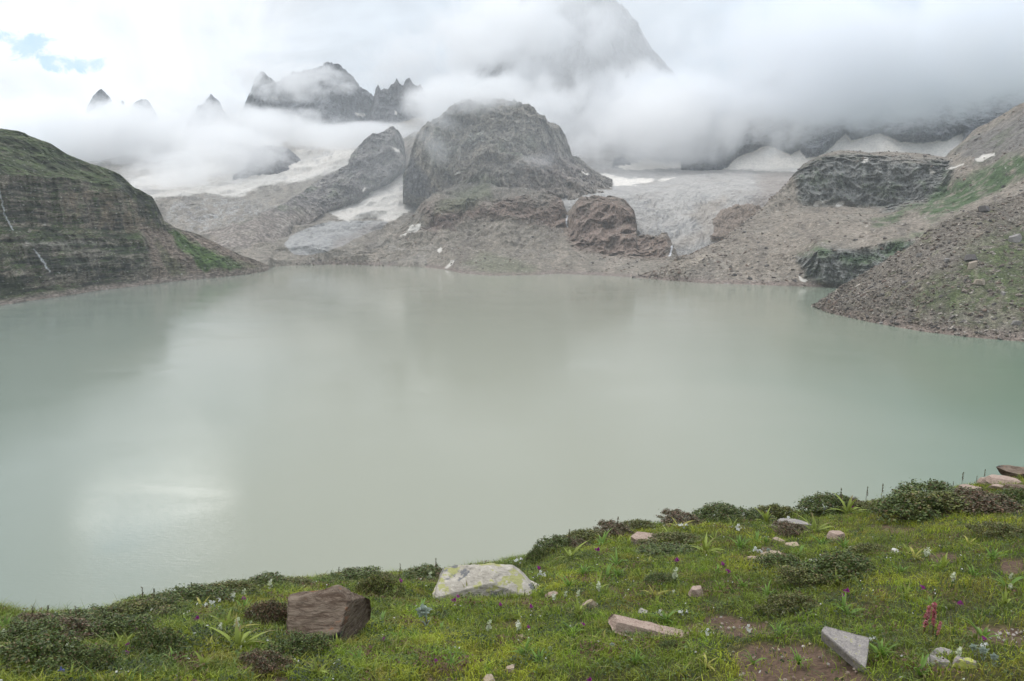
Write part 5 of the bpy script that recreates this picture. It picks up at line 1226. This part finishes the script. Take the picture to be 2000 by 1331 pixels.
for x, t, b in [(279, 1150, 1192), (301, 1152, 1194), (272, 1162, 1192), (852, 1092, 1132), (710, 1112, 1140), (918, 1100, 1122), (1201, 1010, 1056), (1110, 1035, 1072), (1877, 930, 962), (1905, 934, 955), (60, 1190, 1228), (90, 1188, 1228), (150, 1190, 1230), (200, 1195, 1226), (340, 1160, 1185), (1690, 955, 990), (1838, 948, 972), (1860, 945, 965), (1920, 920, 945), (1640, 950, 990), (1720, 950, 985), (390, 1150, 1180), (780, 1100, 1135), (660, 1108, 1140)]:
    put_flower('stalk', x, t, b, k); k += 1
# every plant is told apart by the nearest landmark, its side of it, and its rank there
LAND += [(0, 1331, 'bottom left corner'), (300, 1270, 'left hollow of the bank'), (2000, 1331, 'bottom right corner'), (1802, 1240, 'pink flower spikes'), (1440, 1228, 'upper bare soil patch'), (1560, 1300, 'front bare soil patch'), (190, 1215, 'left edge dip'), (440, 1165, 'left edge blossoms'), (1000, 1331, 'front turf middle'), (1810, 1010, 'right shrub mass'), (1620, 985, 'round crest shrub')]
cells = {}
for o, x, y, w in PLANTS:
    d = [math.hypot(x - a, (y - b) * 1.3) for a, b, _ in LAND]
    order = np.argsort(d); i = order[0]
    if LAND[i][2] == 'pink flower spikes' and 'pink' in w: i = order[1]
    dx, dy = x - LAND[i][0], y - LAND[i][1]
    s = ('left of' if dx < 0 else 'right of') if abs(dx) > 2 * abs(dy) else (('behind' if dy < 0 else 'in front of') if abs(dy) > 2 * abs(dx) else ('back' if dy < 0 else 'front') + ('-left of' if dx < 0 else '-right of'))
    cells.setdefault((w, s, LAND[i][2]), []).append((d[i], o))
ORD = ['nearest one', 'second nearest', 'third nearest', 'fourth nearest', 'fifth nearest', 'sixth nearest', 'seventh nearest', 'eighth nearest', 'ninth nearest']
for (w, s, l), it in cells.items():
    it.sort(key=lambda t: t[0])
    for q, (_, o) in enumerate(it): o['label'] = f"{w} {s} the {l}" + (f", {ORD[q]}" if len(it) > 1 else '')

# ------------------------------------------------------------------ mist banks (real volumes, soft at their rims)
def mist_mat(name, dens, color, scale, lo, hi, amp=5.2):
    m = bpy.data.materials.new(name); m.use_nodes = True
    N = NT(m.node_tree); N.n.clear()
    obj = N.node('ShaderNodeTexCoord').outputs['Object']
    pos = N.node('ShaderNodeNewGeometry').outputs['Position']
    r = N.vmath('LENGTH', obj).outputs['Value']
    n = N.noise(N.node('ShaderNodeMapping', ins={0: pos, 'Scale': (1, 1, 1.25)}).outputs[0], 1.0 / scale, 6, 0.66, 0.7)
    n3 = N.noise(pos, 3.6 / scale, 4, 0.6, 0.4)
    n = N.math('ADD', N.math('MULTIPLY', n, .68), N.math('MULTIPLY', n3, .32))
    # the rim is eaten away by the noise, the heart stays whole
    v = N.math('ADD', N.math('SUBTRACT', 1.0, r), N.math('MULTIPLY', N.math('SUBTRACT', n, 0.5), amp))
    d = N.ramp(v, lo, hi)
    d = N.math('MULTIPLY', d, N.ramp(r, 1.0, 0.72))
    d = N.math('MULTIPLY', d, dens)
    pv = N.node('ShaderNodeVolumePrincipled', ins={'Color': tuple(color) + (1,), 'Density': d, 'Anisotropy': 0.0})
    o = N.node('ShaderNodeOutputMaterial'); N.l.new(pv.outputs[0], o.inputs['Volume'])
    return m
V_thick = mist_mat('thick_mist', .012, (1, 1, 1), 330, .12, .8)
V_mid = mist_mat('mist', .007, (1, 1, 1), 220, .2, .9)
V_thin = mist_mat('thin_mist', .005, (1, 1, 1), 150, .2, .9)
V_spire = mist_mat('spire_veil', .0030, (1, 1, 1), 260, -.2, .6, 3.0)
V_solid = mist_mat('dense_mist', .014, (1, 1, 1), 200, .05, .6, 2.6)
def veil_mat():
    m = bpy.data.materials.new('moist_air'); m.use_nodes = True
    N = NT(m.node_tree); N.n.clear()
    r = N.vmath('LENGTH', N.node('ShaderNodeTexCoord').outputs['Object']).outputs['Value']
    n = N.noise(N.node('ShaderNodeNewGeometry').outputs['Position'], 1 / 420, 4, .6, .5)
    d = N.math('MULTIPLY', N.math('MULTIPLY', N.ramp(r, 1.0, .3), N.ramp(n, .3, .65, .35, 1.3)), .00055)
    pv = N.node('ShaderNodeVolumePrincipled', ins={'Color': (.93, .96, 1, 1), 'Density': d})
    o = N.node('ShaderNodeOutputMaterial'); N.l.new(pv.outputs[0], o.inputs['Volume']); return m
V_veil = veil_mat()
V_grey = mist_mat('grey_mist', .010, (.965, .98, 1.0), 500, .1, .7)  # clouds in shadow: their dimness is put into a greyer volume colour
def sphere_mesh():
    nu, nv = 32, 16
    th = np.linspace(0, math.pi, nv + 1)[1:-1]; ph = np.linspace(0, 2 * math.pi, nu, endpoint=False)
    V = [(0, 0, 1)] + [(math.sin(t) * math.cos(p), math.sin(t) * math.sin(p), math.cos(t)) for t in th for p in ph] + [(0, 0, -1)]
    Fs = []
    for j in range(nu): Fs.append((0, 1 + j, 1 + (j + 1) % nu))
    for i in range(nv - 2):
        for j in range(nu):
            a, b = 1 + i * nu + j, 1 + i * nu + (j + 1) % nu; c, d = b + nu, a + nu
            Fs += [(a, d, c), (a, c, b)]
    e = len(V) - 1; s = 1 + (nv - 2) * nu
    for j in range(nu): Fs.append((e, s + (j + 1) % nu, s + j))
    return V, Fs
_sv, _sf = sphere_mesh()
def mist(px, py, D, rx, ry, depth, mat, label, tilt=0.0):
    c = at(px, py, D)
    o = mesh_np('mist', _sv, _sf, mat, True)
    az = math.atan2(c[0], c[1])
    o.location = c; o.scale = (rx * D / F * 1.05, depth, ry * D / F * 1.05)
    o.rotation_euler = (0, R(tilt), -az)
    tag(o, label, 'mist', 'mist banks round the peaks', 'stuff')
for a in [
    (330, 288, 3900, 320, 96, 450, V_thick, 'white mist filling the side valley above the left cliff'),
    (120, 265, 4100, 260, 80, 450, V_thick, 'white mist behind the top of the left cliff'),
    (370, 335, 2700, 150, 50, 260, V_mid, 'mist sinking onto the upper snowfield beside the left cliff'),
    (450, 300, 2950, 130, 55, 260, V_thick, 'mist drifting over the upper snowfield'),
    (565, 160, 3700, 130, 42, 220, V_thick, 'thin veil over the top of the broad veiled peak'),
    (560, 255, 3200, 170, 45, 200, V_thick, 'mist across the foot of the broad veiled peak'),
    (700, 266, 2750, 190, 26, 180, V_thick, 'mist band under the dark pinnacles', -4),
    (895, 240, 2800, 120, 55, 200, V_thick, 'mist between the pinnacles and the domed mountain', 20),
    (905, 200, 2080, 105, 40, 90, V_solid, 'mist tongue lying on the left shoulder of the domed mountain', 12),
    (862, 238, 2060, 48, 36, 70, V_solid, 'mist curling round the left edge of the domed mountain', 25),
    (408, 215, 4400, 70, 34, 120, V_thick, 'mist swallowing the faint third far peak'),
    (975, 183, 2100, 100, 34, 80, V_solid, 'mist cap on the domed mountain'),
    (845, 290, 1960, 50, 50, 60, V_thin, 'wisp of mist on the left face of the domed mountain'),
    (850, 330, 2050, 620, 190, 420, V_veil, 'thin moist air in front of the central mountain'),
    (1180, 60, 3050, 300, 170, 260, V_spire, 'thin cloud veiling the right edge of the tallest spire'),
    (1030, 50, 3000, 200, 130, 300, V_thick, 'torn cloud in front of the tallest spire'),
    (900, 120, 3600, 230, 110, 250, V_mid, 'pale cloud left of the tallest spire'),
    (980, 185, 2800, 190, 60, 260, V_thick, 'cloud belt left of the tallest spire'),
    (1180, 205, 2700, 300, 85, 320, V_thick, 'white cloud belt behind the domed mountain'),
    (1330, 245, 2500, 290, 80, 280, V_thick, 'dense white cloud sitting on the glacier'),
    (1120, 300, 2300, 100, 40, 90, V_mid, 'wisp of mist at the right shoulder of the domed mountain', -12),
    (1040, 322, 1950, 90, 22, 60, V_thin, 'thin wisp trailing below the right shoulder of the dome', -8),
    (1600, 110, 2600, 420, 160, 300, V_grey, 'high grey cloud above the dark knob'),
    (1850, 85, 2300, 480, 150, 350, V_grey, 'low dark grey cloud over the right flank'),
    ]:
    mist(*a)

# ------------------------------------------------------------------ haze
def haze():
    m = bpy.data.materials.new('haze_air'); m.use_nodes = True
    N = NT(m.node_tree); N.n.clear()
    pv = N.node('ShaderNodeVolumePrincipled', ins={'Color': (.90, .95, 1.0, 1), 'Density': 0.00007})
    o = N.node('ShaderNodeOutputMaterial'); N.l.new(pv.outputs[0], o.inputs['Volume'])
    x, y0, y1, z0, z1 = 5600, -1500, 6200, -60, 1500
    V = [(-x, y0, z0), (x, y0, z0), (x, y1, z0), (-x, y1, z0), (-x, y0, z1), (x, y0, z1), (x, y1, z1), (-x, y1, z1)]
    Fs = [(0, 3, 2, 1), (4, 5, 6, 7), (0, 1, 5, 4), (1, 2, 6, 5), (2, 3, 7, 6), (3, 0, 4, 7)]
    tag(mesh_np('haze', V, Fs, m, False), 'pale blue air between the camera and the far peaks', None, None, 'stuff')
haze()

print('script seconds', round(time.time() - T0, 1))
